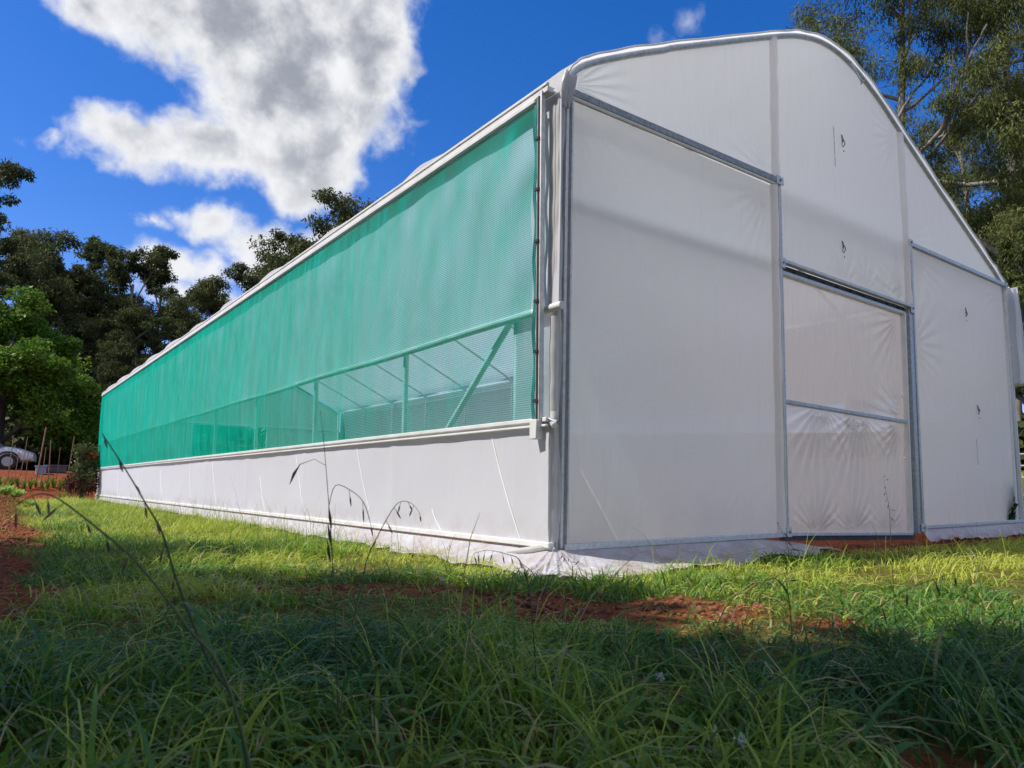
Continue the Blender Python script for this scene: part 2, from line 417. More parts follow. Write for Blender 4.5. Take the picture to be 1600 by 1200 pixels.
def panel_y(name, mat, corners, nu, nv, wr, parent=None, y0=.012):
    """panel on the front plane; corners = ((x,z) bl, br, tr, tl) or functions"""
    bl, br, tr, tl = corners
    mb = MB()
    def fn(u, v):
        x = (bl[0]*(1-u)+br[0]*u)*(1-v) + (tl[0]*(1-u)+tr[0]*u)*v
        z = (bl[1]*(1-u)+br[1]*u)*(1-v) + (tl[1]*(1-u)+tr[1]*u)*v
        e = min(u, 1-u, v, 1-v)
        k = min(1, e*14)
        return (x, y0 - wr(x, z)*k, z)
    mb.grid(fn, nu, nv)
    return mb.build(name, mat, parent or gh, autosm=False)

# --- front wall panels
def wrA(x, z):
    s = .004*math.sin(x*2.1 + z) + folds(x, z, 1.55, .0, .005, 26, .34, 0, .2, 2.9) + folds(x, z, 2.35, 0.0, .004, 24, .4, 1, 1.5, 3.2)
    s += folds(x, z, .05, 2.95, .003, 30, .5, .4) + folds(x, z, 2.35, 2.95, .004, 30, .6, .1) + folds(x, z, .6, 0, .003, 25, .25, 2, .2, 2.9)
    return s
pa = panel_y('wall_film', M['gable_film'], ((.0, -.005), (2.375, .005), (2.405, 2.985), (.035, 2.985)), 110, 110, wrA)
def wrC(x, z):
    s = .004*math.sin(x*2.4 + z*.8) + folds(x, z, 4.85, 2.9, .006, 28, .6, 0) + folds(x, z, 4.83, 1.9, .006, 22, .7, .6) + folds(x, z, 7.3, .1, .005, 24, .4, 1)
    s += folds(x, z, 7.3, 2.9, .004, 26, .5) + folds(x, z, 5.6, 0, .003, 26, .3, 0, .2, 2.9)
    # plant leaning on the film from inside pushes it out
    s += .035*math.exp(-((x-7.2)/.13)**2 - ((z-.28)/.22)**2)
    return s
pc = panel_y('wall_film', M['gable_film'], ((4.835, .01), (7.435, .03), (7.335, 2.97), (4.815, 2.975)), 110, 110, wrC)

# --- gable films
def gable(name, x0, x1, zb0, zb1, wr, nu=70, nv=46):
    mb = MB()
    def fn(u, v):
        x = x0*(1-u) + x1*u
        zb = zb0*(1-u) + zb1*u; z1 = zt(x) - .02
        z = zb*(1-v) + z1*v
        e = min(u, 1-u, v, 1-v); k = min(1, e*14)
        return (x, .012 - wr(x, z)*k, z)
    mb.grid(fn, nu, nv)
    return mb.build(name, M['gable_film'], gh, autosm=False)
gl = gable('gable_film', .03, 2.42, 3.03, 3.03, lambda x, z: .004*math.sin(x*2+z) + folds(x, z, .1, 3.1, .005, 30, .45, 0) + folds(x, z, 2.4, 3.05, .005, 26, .5, 0) + .0025*math.sin(x*34 + 3*math.sin(z*1.7))*max(0, 1-abs(x-2.0)/.5)*max(0, 1-(z-3)/.7))
def wrM(x, z):
    s = .005*math.sin(x*2.2+z*.7)
    for i, cx in enumerate((2.7, 3.1, 3.5, 3.9, 4.3, 4.65)):
        s += folds(x, z, cx, 2.28, .0022 if i < 2 else .006, 18, .22 if i < 2 else .34, i, .35, 2.8)
    s += folds(x, z, 4.7, 2.35, .008, 26, .5, .4, 1.5, 3.3) + folds(x, z, 4.7, 4.15, .004, 26, .5)
    return s
gm = gable('gable_film', 2.455, 4.745, 2.315, 2.295, wrM, 110, 110)
gr = gable('gable_film', 4.80, 7.30, 3.02, 3.0, lambda x, z: .004*math.sin(x*2+z) + folds(x, z, 4.85, 3.05, .005, 26, .4, 0), 60, 40)

# --- print marks on the film
def mark(parent, cx, cz, s, ang=0.0, kind=0):
    mb = MB(); y = -.006
    c, sn = math.cos(ang), math.sin(ang)
    def P(u, v): return (cx + s*(u*c - v*sn), y, cz + s*(u*sn + v*c))
    def stroke(pts, w):
        pts = [P(*p) for p in pts]
        for a, b in zip(pts[:-1], pts[1:]):
            mb.bar(a, b, w*s*1.25, .002)
    # a loose leaf-like loop, a few strokes and a dot under it
    loop = [(.36*math.cos(t)*(.8+.2*math.sin(2*t)), -.15 + .42*math.sin(t)) for t in np.linspace(0, 2*math.pi, 15)]
    if kind == 0:
        stroke([(p[0] + .25*p[1] + .1, p[1]) for p in loop], .085)
    else:
        stroke([(p[0]*.55 + .35*p[1] + .1, p[1]) for p in loop], .085)
    stroke([(-.34, .95), (-.16, .55), (-.3, .42), (.0, .3), (-.28, .12), (.02, .05)], .11)
    stroke([(-.12, .9), (-.02, .6), (.12, .5), (.18, .22)], .10)
    stroke([(.2, .35), (.5, .1), (.42, -.2)], .08)
    stroke([(-.3, .62), (-.1, .75)], .09)
    dot = MB(); dot.tube([P(.06, -1.12), (P(.06, -1.12)[0], y - .002, P(.06, -1.12)[2])], .11*s, 10)
    dot.build('print_dot', M['ink'], parent, smooth=False)
    return mb.build('print_mark', M['ink'], parent, smooth=False)
def print_line(parent, cx, z0, z1, lean=0.0):
    mb = MB(); r = random.Random(int(cx*100)); z = z0; y = -.006
    while z < z1:
        h = r.uniform(.006, .016); x = cx + lean*(z - z0)
        if z < z0 + .02: mb.bar((cx, y + .0012, z0), (cx + lean*(z1 - z0), y + .0012, z1), .003, .0012)
        mb.box(x - .0055, x + .0055, y - .001, y + .001, z, z + h)
        z += h + r.choice((.006, .008, .006, .02))
    return mb.build('print_line', M['ink_faint'], parent, smooth=False)
mark(gm, 3.565, 3.735, .078, .05)
print_line(gm, 3.41, 3.45, 3.84, -.02)
mark(gm, 3.505, 2.66, .074, .05)
mark(pc, 6.18, 2.44, .074, -.1, 1)
mark(pc, 6.375, 1.31, .074, .1, 1)
print_line(pc, 6.28, .68, .98, -.03)

# --- front posts, beams, arch, door
def wrapped(name, pts, r, mat=M['white_plastic'], n=12):
    mb = MB(); q = []
    P = [Vector(p) for p in pts]
    m = 40; rad = []
    for i in range(m + 1):
        t = i/m*(len(P)-1); k = min(int(t), len(P)-2); f = t - k
        q.append(P[k].lerp(P[k+1], f) + Vector((.0015*math.sin(i*.9), .0015*math.sin(i*1.3), 0)))
        rad.append(r*(1 + .04*math.sin(i*1.7) + .03*math.sin(i*.6)))
    mb.tube(q, rad, n)
    return mb.build(name, mat, gh)
def ridge(name, pts, r, m=40):
    P = [Vector(p) for p in pts]; mb = MB()
    def fn(u, v):
        t = v*(len(P)-1); k = min(int(t), len(P)-2); p = P[k].lerp(P[k+1], t-k)
        a = math.pi*(1 + u); rr = r*(1 + .07*math.sin(v*31) + .05*math.sin(v*13 + 1))
        return (p.x + rr*math.cos(a) + .002*math.sin(v*23), p.y + rr*1.15*math.sin(a), p.z)
    mb.grid(fn, 10, m)
    return mb.build(name, M['ridge_film'], gh, autosm=False)
M['ridge_film'] = film('ridge_film', transl=.62, transp=.0, bump=.2, col=(.93, .92, .90), tint=(1, .98, .95))
FILMWRAP = film('wrapped_film', transl=.45, transp=.0, bump=.3, col=(.80, .80, .78))
wrapped('corner_post', [(-.015, .04, -.06), (.02, .04, 2.98)], .028, M['white_plastic'])
mb = MB(); mb.bar((-.014, -.008, -.02), (.030, -.008, 2.99), .024, .028); mb.build('edge_profile', M['galv_light'], gh, bevel=.004)
mb = MB(); mb.bar((.026, -.012, -.01), (.064, -.012, 2.96), .014, .04); mb.build('edge_profile', M['galv_light'], gh, bevel=.003)
# post between the left wall film and the door
ridge('front_post', [(2.370, .012, .0), (2.398, .012, 2.99)], .040)
ridge('front_post', [(2.425, .012, 3.05), (2.448, .012, 4.36)], .042)
mb = MB(); mb.bar((2.415, -.012, -.02), (2.440, -.012, 3.02), .026, .05); mb.build('edge_profile', M['galv'], gh, bevel=.004)
mb = MB(); mb.bar((2.400, -.022, .02), (2.425, -.022, 2.98), .012, .03); mb.build('edge_profile', M['white_plastic'], gh, bevel=.003)
# post between door and the right wall film
ridge('front_post', [(4.770, .012, 2.30), (4.785, .012, 2.98), (4.750, .012, 4.20)], .042)
mb = MB(); mb.bar((4.725, .0, -.06), (4.765, .0, 2.29), .075, .06); mb.build('door_track', M['galv'], gh, bevel=.006)
mb = MB(); mb.bar((4.793, -.015, -.02), (4.818, -.015, 2.98), .03, .05); mb.build('edge_profile', M['galv_light'], gh, bevel=.004)
mb = MB(); mb.bar((4.828, -.018, .0), (4.830, -.018, 2.96), .012, .03); mb.build('edge_profile', M['galv_dark'], gh, bevel=.003)
# right corner
mb = MB(); mb.bar((7.455, -.008, -.04), (7.348, -.008, 2.98), .05, .06); mb.build('edge_profile', M['galv_light'], gh, bevel=.005)
wrapped('corner_post', [(7.49, .05, -.05), (7.385, .05, 2.97)], .04, FILMWRAP)
mb = MB(); mb.bar((7.428, -.02, .02), (7.325, -.02, 2.96), .012, .025); mb.build('edge_profile', M['white_plastic'], gh, bevel=.003)
# beams at gutter height
mb = MB(); mb.bar((.03, -.012, 3.005), (2.415, -.012, 3.03), .055, .055); mb.build('front_beam', M['galv_dark'], gh, bevel=.006)  # same beam as the right one; its darker reflection is put into the colour
mb = MB(); mb.bar((.05, -.03, 2.972), (2.405, -.03, 2.992), .008, .02); mb.build('beam_clip', M['white_plastic'], gh)
mb = MB(); mb.bar((4.825, -.012, 2.985), (7.335, -.012, 2.985), .045, .05); mb.build('front_beam', M['galv_light'], gh, bevel=.006)
mb = MB(); mb.bar((4.835, -.03, 2.957), (7.32, -.03, 2.957), .008, .02); mb.build('beam_clip', M['galv_dark'], gh)
# bottom rails
mb = MB(); mb.bar((.0, -.014, -.012), (2.385, -.014, .0), .04, .05); mb.build('bottom_rail', M['galv_light'], gh, bevel=.005)
mb = MB(); mb.bar((4.83, -.014, .005), (7.46, -.014, .022), .035, .05); mb.build('bottom_rail', M['galv_light'], gh, bevel=.005)
# arch tube and its lower clip
pts = [(x + (.02 if x < 1 else 0), .004, z - .006) for x, z in prof[2:-2]]
mb = MB(); mb.tube(pts, .024, 10); mb.build('arch_tube', M['galv'], gh)
# hoop bracket near the ridge
mb = MB(); mb.bar((3.72, -.03, 4.62), (3.92, -.035, 4.47), .02, .012); mb.tube([(3.92, -.03, 4.475), (3.93, -.04, 4.465)], .025, 8)
mb.build('ridge_bracket', M['galv'], gh)
for i, (x, z, w_, h_) in enumerate(((2.43, 3.03, .10, .075), (4.80, 2.99, .09, .07), (2.44, 2.30, .07, .09), (4.77, 2.27, .085, .10), (2.42, .02, .07, .08), (4.79, .0, .11, .08), (7.34, 2.97, .07, .08))):
    mb = MB(); mb.box(x - w_/2, x + w_/2, -.046, -.038, z - h_/2, z + h_/2)
    cl_ = mb.build('clamp_plate', M['galv_light'], gh, bevel=.003)
    mb = MB(); mb.tube([(x, -.040, z), (x, -.056, z)], .011, 6); mb.build('bolt', M['galv_dark'], cl_, smooth=False)
# header over the door: hanging track with bolts
mb = MB(); mb.bar((2.445, -.022, 2.322), (4.765, -.022, 2.292), .03, .05); mb.build('door_header', M['galv_light'], gh, bevel=.004)
mb = MB(); mb.bar((2.445, .03, 2.285), (4.755, .03, 2.262), .05, .02)
for i in range(9):
    x = 2.7 + i*.235; z = 2.285 - (x-2.445)*.012
    mb.tube([(x, .018, z), (x, .0, z)], .012, 8)
mb.build('hanging_track', M['door_base'], gh, smooth=False)
# sliding door
dr = bpy.data.objects.new('sliding_door', None); link(dr, gh)
def wrD1(x, z):
    s = .003*math.sin(x*2.6 + z) + folds(x, z, 4.6, 2.15, .006, 26, .5, 0) + folds(x, z, 4.6, 1.15, .007, 24, .5, 1)
    s += .004*math.sin(9*(x*.9 - z*.5) + 2*math.sin(2*z))*max(0, 1-(z-1.1)/.5)*sstep(3.4, 4.4, x)
    return s
panel_y('door_film', M['door_film'], ((2.462, 1.125), (4.60, 1.085), (4.655, 2.205), (2.47, 2.225)), 100, 60, wrD1, dr, .035)
def wrD2(x, z):
    s = folds(x, z, 3.75, 1.12, .009, 30, .55, 0, -3.0, -.15) + folds(x, z, 3.1, 1.15, .008, 26, .6, 1, -3.0, -.15) + folds(x, z, 4.55, 1.05, .006, 26, .4, 1)
    s += folds(x, z, 2.95, -.02, .008, 24, .34, 0, .2, 2.9) + folds(x, z, 3.55, -.03, .008, 24, .32, 2, .2, 2.9) + folds(x, z, 4.2, -.04, .006, 24, .3, 1, .2, 2.9)
    s += .004*math.sin(7*(x*.55 + z*1.1) + 2*math.sin(3*x))*math.exp(-((z-.55)/.35)**2)
    return s
panel_y('door_film', M['door_film'], ((2.445, .0), (4.60, -.055), (4.60, 1.055), (2.462, 1.10)), 120, 90, wrD2, dr, .035)
mb = MB()
mb.bar((2.455, .02, 2.235), (4.68, .02, 2.215), .035, .05)
mb.build('door_top_rail', M['galv_light'], dr, bevel=.004)
mb = MB(); mb.bar((2.47, .015, 1.112), (4.61, .015, 1.072), .032, .05); mb.build('mid_rail', M['galv'], dr, bevel=.004)
mb = MB(); mb.bar((2.445, .012, .0), (4.62, .012, -.058), .03, .05); mb.build('door_bottom_rail', M['galv_light'], dr, bevel=.004)
mb = MB(); mb.bar((2.42, .03, -.03), (4.70, .03, -.095), .045, .05); mb.build('door_sill', M['door_base'], dr, bevel=.004)
mb = MB(); mb.bar((4.618, .012, -.05), (4.668, .012, 2.22), .03, .05); mb.build('door_stile', M['white_plastic'], dr, bevel=.004)
mb = MB(); mb.bar((4.672, .02, -.06), (4.700, .02, 2.2), .012, .03); mb.build('door_stile', M['galv_light'], dr, bevel=.003)

# --- roof film draped over the hoops, sagging between
mb = MB()
nys = 121; yst = np.linspace(-.035, L + .05, nys)
rp = [(-.10, 2.95)] + [(x, z) for x, z in prof[:-1]] + [(7.46, 2.95)]
P = np.array(rp)
tan = np.gradient(P, axis=0); nrm = np.stack([-tan[:, 1], tan[:, 0]], -1); nrm /= np.linalg.norm(nrm, axis=1)[:, None] + 1e-9
nrm[nrm[:, 1] < -.2] *= -1
V = []; ky = 0
for j, y in enumerate(yst):
    ph = (y - .02)/2.1
    h = abs(math.sin(math.pi*ph))            # 0 at hoops
    lift = .045 - .055*h**.7
    for i, (x, z) in enumerate(rp):
        edge = 0.0 if (i < 3 or i > len(rp) - 3) else 1.0
        w = .006*math.sin(7*y + 3*x) * edge
        o = .022 + (lift*edge)*min(1, max(0.0, .12 + y/.8)) + w + (.012*math.sin(21*y)*(1-edge)*.3)
        V.append((x + nrm[i, 0]*o, y, z + max(0, nrm[i, 1])*o))
nu = len(rp)
Fc = [(j*nu+i, j*nu+i+1, (j+1)*nu+i+1, (j+1)*nu+i) for j in range(nys-1) for i in range(nu-1)]
mb.add(V, Fc)
mb.build('roof_film', M['roof_film'], gh, autosm=False)
# film lip rolled over the front edge of the arch
mb = MB()
mb.tube([(x - .01 if x < 3.6 else x + .01, -.036 + .004*math.sin(i*.8), z + .022 + .003*math.sin(i*1.1)) for i, (x, z) in enumerate(prof[1:-1])], .008, 8)
mb.build('film_lip', FILMWRAP, gh)
# bunched film at the eave corner
mb = MB()
for k in range(7):
    a = k*.9
    mb.tube([(-.045 + .012*k + .004*math.sin(a), -.02 + .008*math.cos(a*2), 2.90 + .015*math.sin(a*3)), (-.04 + .014*k, -.04, 3.02 + .02*math.sin(a)), (.0 + .014*k, -.035, 3.12 + .02*math.cos(a))], [.012, .018, .012], 8)
mb.build('film_gather', FILMWRAP, gh)

# --- long side: gutter profile, sill and base rails, films
mb = MB()
mb.box(-.135, -.07, .0, L, 2.965, 3.005); mb.box(-.142, -.118, .0, L, 3.008, 3.03); mb.box(-.150, -.118, .12, L, 2.93, 2.962)
mb.build('gutter_profile', M['white_plastic'], gh, bevel=.004)
mb = MB(); mb.box(-.13, -.075, .0, L, .775, .803); mb.box(-.134, -.112, .0, L, .742, .758); mb.build('sill_rail', M['white_plastic'], gh, bevel=.004)
mb = MB(); mb.box(-.128, -.08, -.03, L + .02, -.012, .022); mb.build('base_rail', M['white_plastic'], gh, bevel=.004)
# sill film with a few hard creases
creases = [((.63, .70), (.29, .03)), ((2.85, .71), (2.55, .15)), ((4.47, .69), (4.11, .07)), ((5.74, .46), (5.5, .05)), ((1.44, .19), (1.30, .03)),
           ((8.04, .69), (7.7, .06)), ((9.51, .64), (9.31, .12)), ((11.94, .61), (11.68, .15)), ((14.38, .66), (14.24, .15)), ((17.2, .68), (17.0, .1))]
mb = MB(); crease_faces = []
M['white_crease'] = simple('white_crease', (.9, .9, .9), (.95, .95, .95), 6, .5)  # folds coloured whiter than the film, as if catching light
def sill(u, v):
    y = .0 + L*u; z = .018 + .758*v
    s = .006*math.sin(y*1.3) + .003*math.sin(y*11 + 2*math.sin(y*.7))*v**3 + .004*math.sin(y*5.3 + 3*z)*(1-v)**2
    s -= .012*sum(math.exp(-((y - p)/.05)**2) for p in ys_posts)*(1 - .3*v)
    return (-.10 + s*min(1, 8*min(v, 1-v)), y, z)
mb.grid(sill, 420, 12)
for (a, b) in creases:
    n = 8
    q = [(-.103 + sill((a[0]*(1-t)+b[0]*t)/L, .5)[0] + .10, a[0]*(1-t)+b[0]*t + .02*math.sin(3*t), a[1]*(1-t)+b[1]*t) for t in np.linspace(0, 1, n)]
    b0 = len(mb.f)
    V = []
    for i, p in enumerate(q):
        ww = .006*math.sin(math.pi*(.08 + .84*i/(n-1)))
        V += [(p[0] - .001, p[1] - ww, p[2]), (p[0] - .007, p[1], p[2]), (p[0] - .001, p[1] + ww, p[2])]
    mb.add(V, [(3*i+j, 3*i+3+j, 3*i+4+j, 3*i+1+j) for i in range(n-1) for j in (0, 1)])
    crease_faces += list(range(b0, len(mb.f)))
so_ = mb.build('sill_film', M['side_film'], gh, autosm=False)
so_.data.materials.append(M['white_crease'])
for i in crease_faces: so_.data.polygons[i].material_index = 1

# --- posts, hoops, braces (both sides)
for y in ys_posts:
    yy = y + (.45 if y < 1 else 0)
    mb = MB(); mb.tube([(.0, yy, -.15), (.0, yy, 2.98)], .024 if y > 1 else .030, 12); mb.build('side_post', M['frame_metal'], gh)
    mb = MB(); mb.tube([(W - .04, y, -.15), (W - .04, y, 2.98)], .032, 10); mb.build('side_post', M['frame_metal'], gh)
    if y > 1:
        mb = MB(); mb.tube([(x, y, z - .03) for x, z in prof[::2]], .026, 8); mb.build('hoop', M['frame_metal'], gh)
mb = MB(); mb.tube([(.03, .50, 1.63), (.03, 2.30, .08)], .024, 12); mb.build('brace', M['frame_metal'], gh)
mb = MB(); mb.tube([(.03, L - .5, 1.63), (.03, L - 2.4, .08)], .024, 12); mb.build('brace', M['frame_metal'], gh)
for x, z in ((W - .05, 2.79), (3.5, 4.58), (.05, 2.93)):
    mb = MB(); mb.tube([(x, .06, z), (x, L - .05, z)], .013 if x > 5 else .022, 10); mb.build('purlin', M['frame_metal'], gh)
# cross tube just behind the front gable
mb = MB(); mb.tube([(.05, .22, 2.97), (7.3, .22, 2.97)], .05, 10); mb.build('cross_tube', M['frame_metal'], gh)

mb = MB(); mb.grid(lambda u, v: (-.03 + .004*math.sin(9*v), .03 + .46*u, .75 + 2.2*v), 6, 20); mb.build('sun_block_film', M['film'], gh)  # inner film strip added to keep direct sun off the front wall

mb = MB(); mb.tube([(.04, .105, 2.28), (2.36, .125, 2.315)], .036, 10); mb.build('shadow_tube', M['frame_metal'], gh)  # tube added close behind the film to put a soft shadow band on it

# --- roll-up curtain behind the net
def roll_curtain(xs, sgn, y0, y1, z0, z1):
    mb = MB()
    def fn(u, v):
        y = y0 + (y1-y0)*u; z = z0 + (z1-z0)*v
        s = .008*math.sin(y*1.4) + .004*math.sin(y*9 + 2*z) + .010*math.sin(y*3.1 + z*1.2)*(1-v)
        return (xs + sgn*(s - .0), y, z)
    mb.grid(fn, 300, 14)
    c = mb.build('roll_curtain', M['side_film'], gh, autosm=False)
    mb = MB(); m = 60
    mb.tube([(xs + sgn*.005, y0 - .03 + (y1 - y0 + .03)*i/m, z0 - .01 + .006*math.sin(i*.7)) for i in range(m+1)], .027, 12)
    mb.build('roll_tube', M['white_plastic'], c)
    return c
roll_curtain(-.065, -1, -.055, L - .05, 1.525, 2.965)
# far side curtain
mb = MB()
def farc(u, v):
    y = -.12 + (L)*u; z = 1.74 + (2.96-1.74)*v
    return (7.44 + .13*math.sin(math.pi*(1-v)*.72) + .012*math.sin(y*1.9 + 2*v), y, z)
mb.grid(farc, 160, 12)
def farhem(u, v):   # returned front edge of the far curtain
    z = 1.74 + (2.93-1.74)*v
    xo = 7.44 + .13*math.sin(math.pi*(1-v)*.72) + .005
    xi = 7.455 - .105*(z/2.97) + .03
    return (xi*(1-u) + xo*u, -.10 - .02*math.sin(math.pi*u) + .006*math.sin(9*z), z)
mb.grid(farhem, 6, 20)
c = mb.build('roll_curtain', M['side_film'], gh, autosm=False)
mb = MB(); mb.tube([(7.545, -.16, 1.735), (7.545, L - .1, 1.735)], .034, 12); mb.tube([(7.40, -.125, 1.735), (7.58, -.135, 1.735)], .022, 10); mb.build('roll_tube', M['white_plastic'], c)
# far side low wall
mb = MB(); mb.grid(lambda u, v: (7.46, .02 + L*u, -.1 + .85*v), 60, 6); mb.build('sill_film', M['side_film'], gh)
mb = MB(); mb.box(7.44, 7.49, .02, L, .75, .80); mb.build('sill_rail', M['white_plastic'], gh, bevel=.004)

# --- green shade net
mb = MB()
def netf(u, v):
    y = .125 + (L - .16)*u; z = .80 + (2.94 - .80)*v
    e = math.exp(-(y/.9))
    s = .006*math.sin(y*2.9 + .6*z) + .010*e*math.sin(9*z + 6*y) + .004*math.sin(y*7.3 + 1.3*math.sin(z*2))*v**2 + .0016*math.sin(y*19 + 2*math.sin(z*3))*(.3 + v) + .022*float(vnoise(y*1.3, z*1.4)) + .010*float(vnoise(y*4.1, z*2.2))
    s += .010*math.sin(14*(y*.8 - (2.94 - z)*.6))*math.exp(-((2.94 - z) + y*.35)/.7)
    scal = .010*abs(math.sin(y*math.pi/.7))*v**8
    return (-.125 - s*min(1, 10*min(v, 1-v)), y, z - scal)
mb.grid(netf, 420, 44)
net = mb.build('shade_net', M['net'], gh, autosm=False)
mb = MB()
for i in range(26):
    z = .80 + i*2.12/26
    mb.bar((-.136, .118 + .012*math.sin(i*1.1), z), (-.136, .118 + .012*math.sin((i+1)*1.1), z + 2.12/26), .028 + .01*(i > 20), .006, up=(1, 0, 0))
mb.build('net_hem', M['dark_teal'], net, smooth=False)
# vertical guide that holds the net edge
mb = MB(); mb.box(-.150, -.112, .045, .088, .72, 2.99); mb.build('net_guide', M['galv_light'], gh, bevel=.004)
g2 = MB(); g2.box(-.156, -.151, .060, .074, .75, 2.95)
for z in (.9, 1.22, 1.55, 1.95, 2.3, 2.65): g2.box(-.160, -.150, .056, .10, z, z + .02)
g2.build('guide_strap', M['rubber'], gh, smooth=False)
mb = MB(); mb.box(-.165, -.10, .055, .125, .665, .79); mb.build('guide_foot', M['white_plastic'], gh, bevel=.005)
mb = MB(); mb.tube([(-.11, .05, .78), (-.10, .0, .79), (-.075, -.04, .765)], [.018, .014, .022], 10); mb.box(-.12, -.09, .01, .045, .765, .80); mb.build('guide_clamp', M['galv_dark'], gh)
mb = MB(); mb.tube([(-.10, -.05, .745), (-.085, -.01, .765), (-.06, .0, .83)], [.02, .022, .03], 10); mb.build('film_gather', FILMWRAP, gh)
wrapped('corner_wrap', [(-.064, .01, .02), (-.052, .012, 1.46)], .030, FILMWRAP)
mb = MB(); 
for (yy, xx, rr) in ((-.022, -.052, .020), (.006, -.060, .016), (.030, -.066, .018)):
    mb = MB(); mb.tube([(xx + .003*math.sin(k*1.3), yy + .002*math.sin(k*.9), 1.56 + k*.0685) for k in range(21)], rr, 8); mb.build('corner_wrap', FILMWRAP, gh)
# loose film flange down the corner
mb = MB(); mb.grid(lambda u, v: (-.052 + .028*v - .010*math.sin(v*23 + u*2)*u + .008*u, -.005 - .022*u - .006*math.sin(v*15)*u, -.02 + 2.97*v), 4, 90); mb.build('film_flange', M['ridge_film'], gh)

# --- film skirts trailing on the ground
def skirt(name, pts, out, nrow=9, zlip=.0, seed=1, wmin=.3, wmax=.45):
    r = np.random.default_rng(seed); mb = MB()
    n = len(pts) - 1
    def fn(u, v):
        t = u*n; k = min(int(t), n-1); f = t-k
        p = Vector(pts[k]).lerp(Vector(pts[k+1]), f); o = Vector(out[k]).lerp(Vector(out[k+1]), f)
        s = u*40 + seed*3
        wd = wmin + (wmax-wmin)*float(vnoise(s*.6, seed))
        x = p.x + o.x*wd*v; y = p.y + o.y*wd*v
        g = GZ(x, y) + .014 + .03*float(vnoise(s*1.7, v*3 + seed))*v + .035*max(0, float(vnoise(s*.9, v*2 + 7)) - .5)*4*v*(1-v)
        drop = min(1, (v/.55)**.8)
        z = p.z*(1-drop) + g*drop + .02*math.sin(s*2.2 + v*2)*v*(1-v)
        z = max(z, g)
        return (x, y, z)
    mb.grid(fn, 200, nrow)
    return mb.build(name, M['skirt_film'], gh, autosm=False)
skirt('skirt', [(-.10, L, -.02), (-.10, 8, -.02), (-.10, 2, -.02), (-.10, .0, -.02)], [(-.35, 0, 0), (-.5, 0, 0), (-.75, 0, 0), (-1.0, -.3, 0)], seed=1)
skirt('skirt', [(-.10, .0, -.02), (-.09, -.03, -.02), (-.03, -.04, -.025), (.05, -.03, -.03), (1.2, -.02, -.02), (2.0, -.02, -.02), (2.65, .0, -.08)],
      [(-1.0, -.3, 0), (-.95, -.9, 0), (-.45, -1.3, 0), (.0, -1.35, 0), (0, -1.35, 0), (.1, -1.1, 0), (.3, -.7, 0)], seed=2, nrow=14)
skirt('skirt', [(4.80, -.02, -.01), (6, -.02, -.005), (7.48, -.03, .0), (7.5, .3, 0)], [(0, -.35, 0), (.0, -.45, 0), (.3, -.6, 0), (.8, .1, 0)], seed=4)
mb = MB(); mb.tube([(-.16, .35, -.06), (-.13, .14, -.03), (-.10, .0, .0), (-.09, -.04, -.02)], [.012, .02, .026, .012], 8); mb.build('film_gather', FILMWRAP, gh)

# --- back gable (with its doorway open)
mb = MB()
def poly_panel(x0, x1, zb, ztop=None):
    mb.grid(lambda u, v: (x0+(x1-x0)*u, L - .02, zb + ((zt(x0+(x1-x0)*u) if ztop is None else ztop) - .02 - zb)*v), 12, 8)
poly_panel(.03, 2.42, -.1); poly_panel(4.8, 7.3, -.1); poly_panel(2.42, 4.8, 2.25)
mb.build('back_gable_film', film('back_film', transl=.22, transp=.0, bump=.2, col=(.62, .64, .64), tint=(.7, .72, .72)), gh)
for x in (2.42, 4.8):
    mb = MB(); mb.tube([(x, L - .06, -.1), (x, L - .06, zt(x) - .03)], .03, 8); mb.build('back_post', M['frame_metal'], gh)
mb = MB(); mb.tube([(.05, L - .07, 2.3), (7.3, L - .07, 2.3)], .03, 8); mb.build('back_beam', M['frame_metal'], gh)

# ------------------------------------------------------------------ foliage tools
def leaves(centres, radii, n_each, size, droop, r, flat=.7, width=.28, tint0=.5, tintv=.25):
    """rhombic leaves scattered in ellipsoidal clumps -> V, quads, tint"""
    C_ = np.repeat(np.asarray(centres), n_each, axis=0); Rd = np.repeat(np.asarray(radii), n_each)
    ct = np.repeat(r.normal(0, .12, len(centres)), n_each)
    n = len(C_)
    d = r.normal(size=(n, 3)); d /= np.linalg.norm(d, axis=1)[:, None]
    rad = r.random(n)**.45
    off = d*rad[:, None]*Rd[:, None]*np.array([1, 1, flat])
    P = C_ + off
    ax = r.normal(size=(n, 3)) + np.array([0, 0, -droop])
    ax += d*.4
    ax /= np.linalg.norm(ax, axis=1)[:, None]
    s = r.normal(size=(n, 3)); s -= ax*(s*ax).sum(1)[:, None]; s /= np.linalg.norm(s, axis=1)[:, None]
    ln = size*r.uniform(.6, 1.3, n)[:, None]; wd = ln*width
    V = np.stack([P, P + ax*ln*.45 + s*wd*.5, P + ax*ln, P + ax*ln*.45 - s*wd*.5], 1).reshape(-1, 3)
    Q = np.arange(n*4).reshape(n, 4)
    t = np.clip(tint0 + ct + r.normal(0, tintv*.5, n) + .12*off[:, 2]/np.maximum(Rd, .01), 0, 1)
    return V, Q, np.repeat(t, 4)

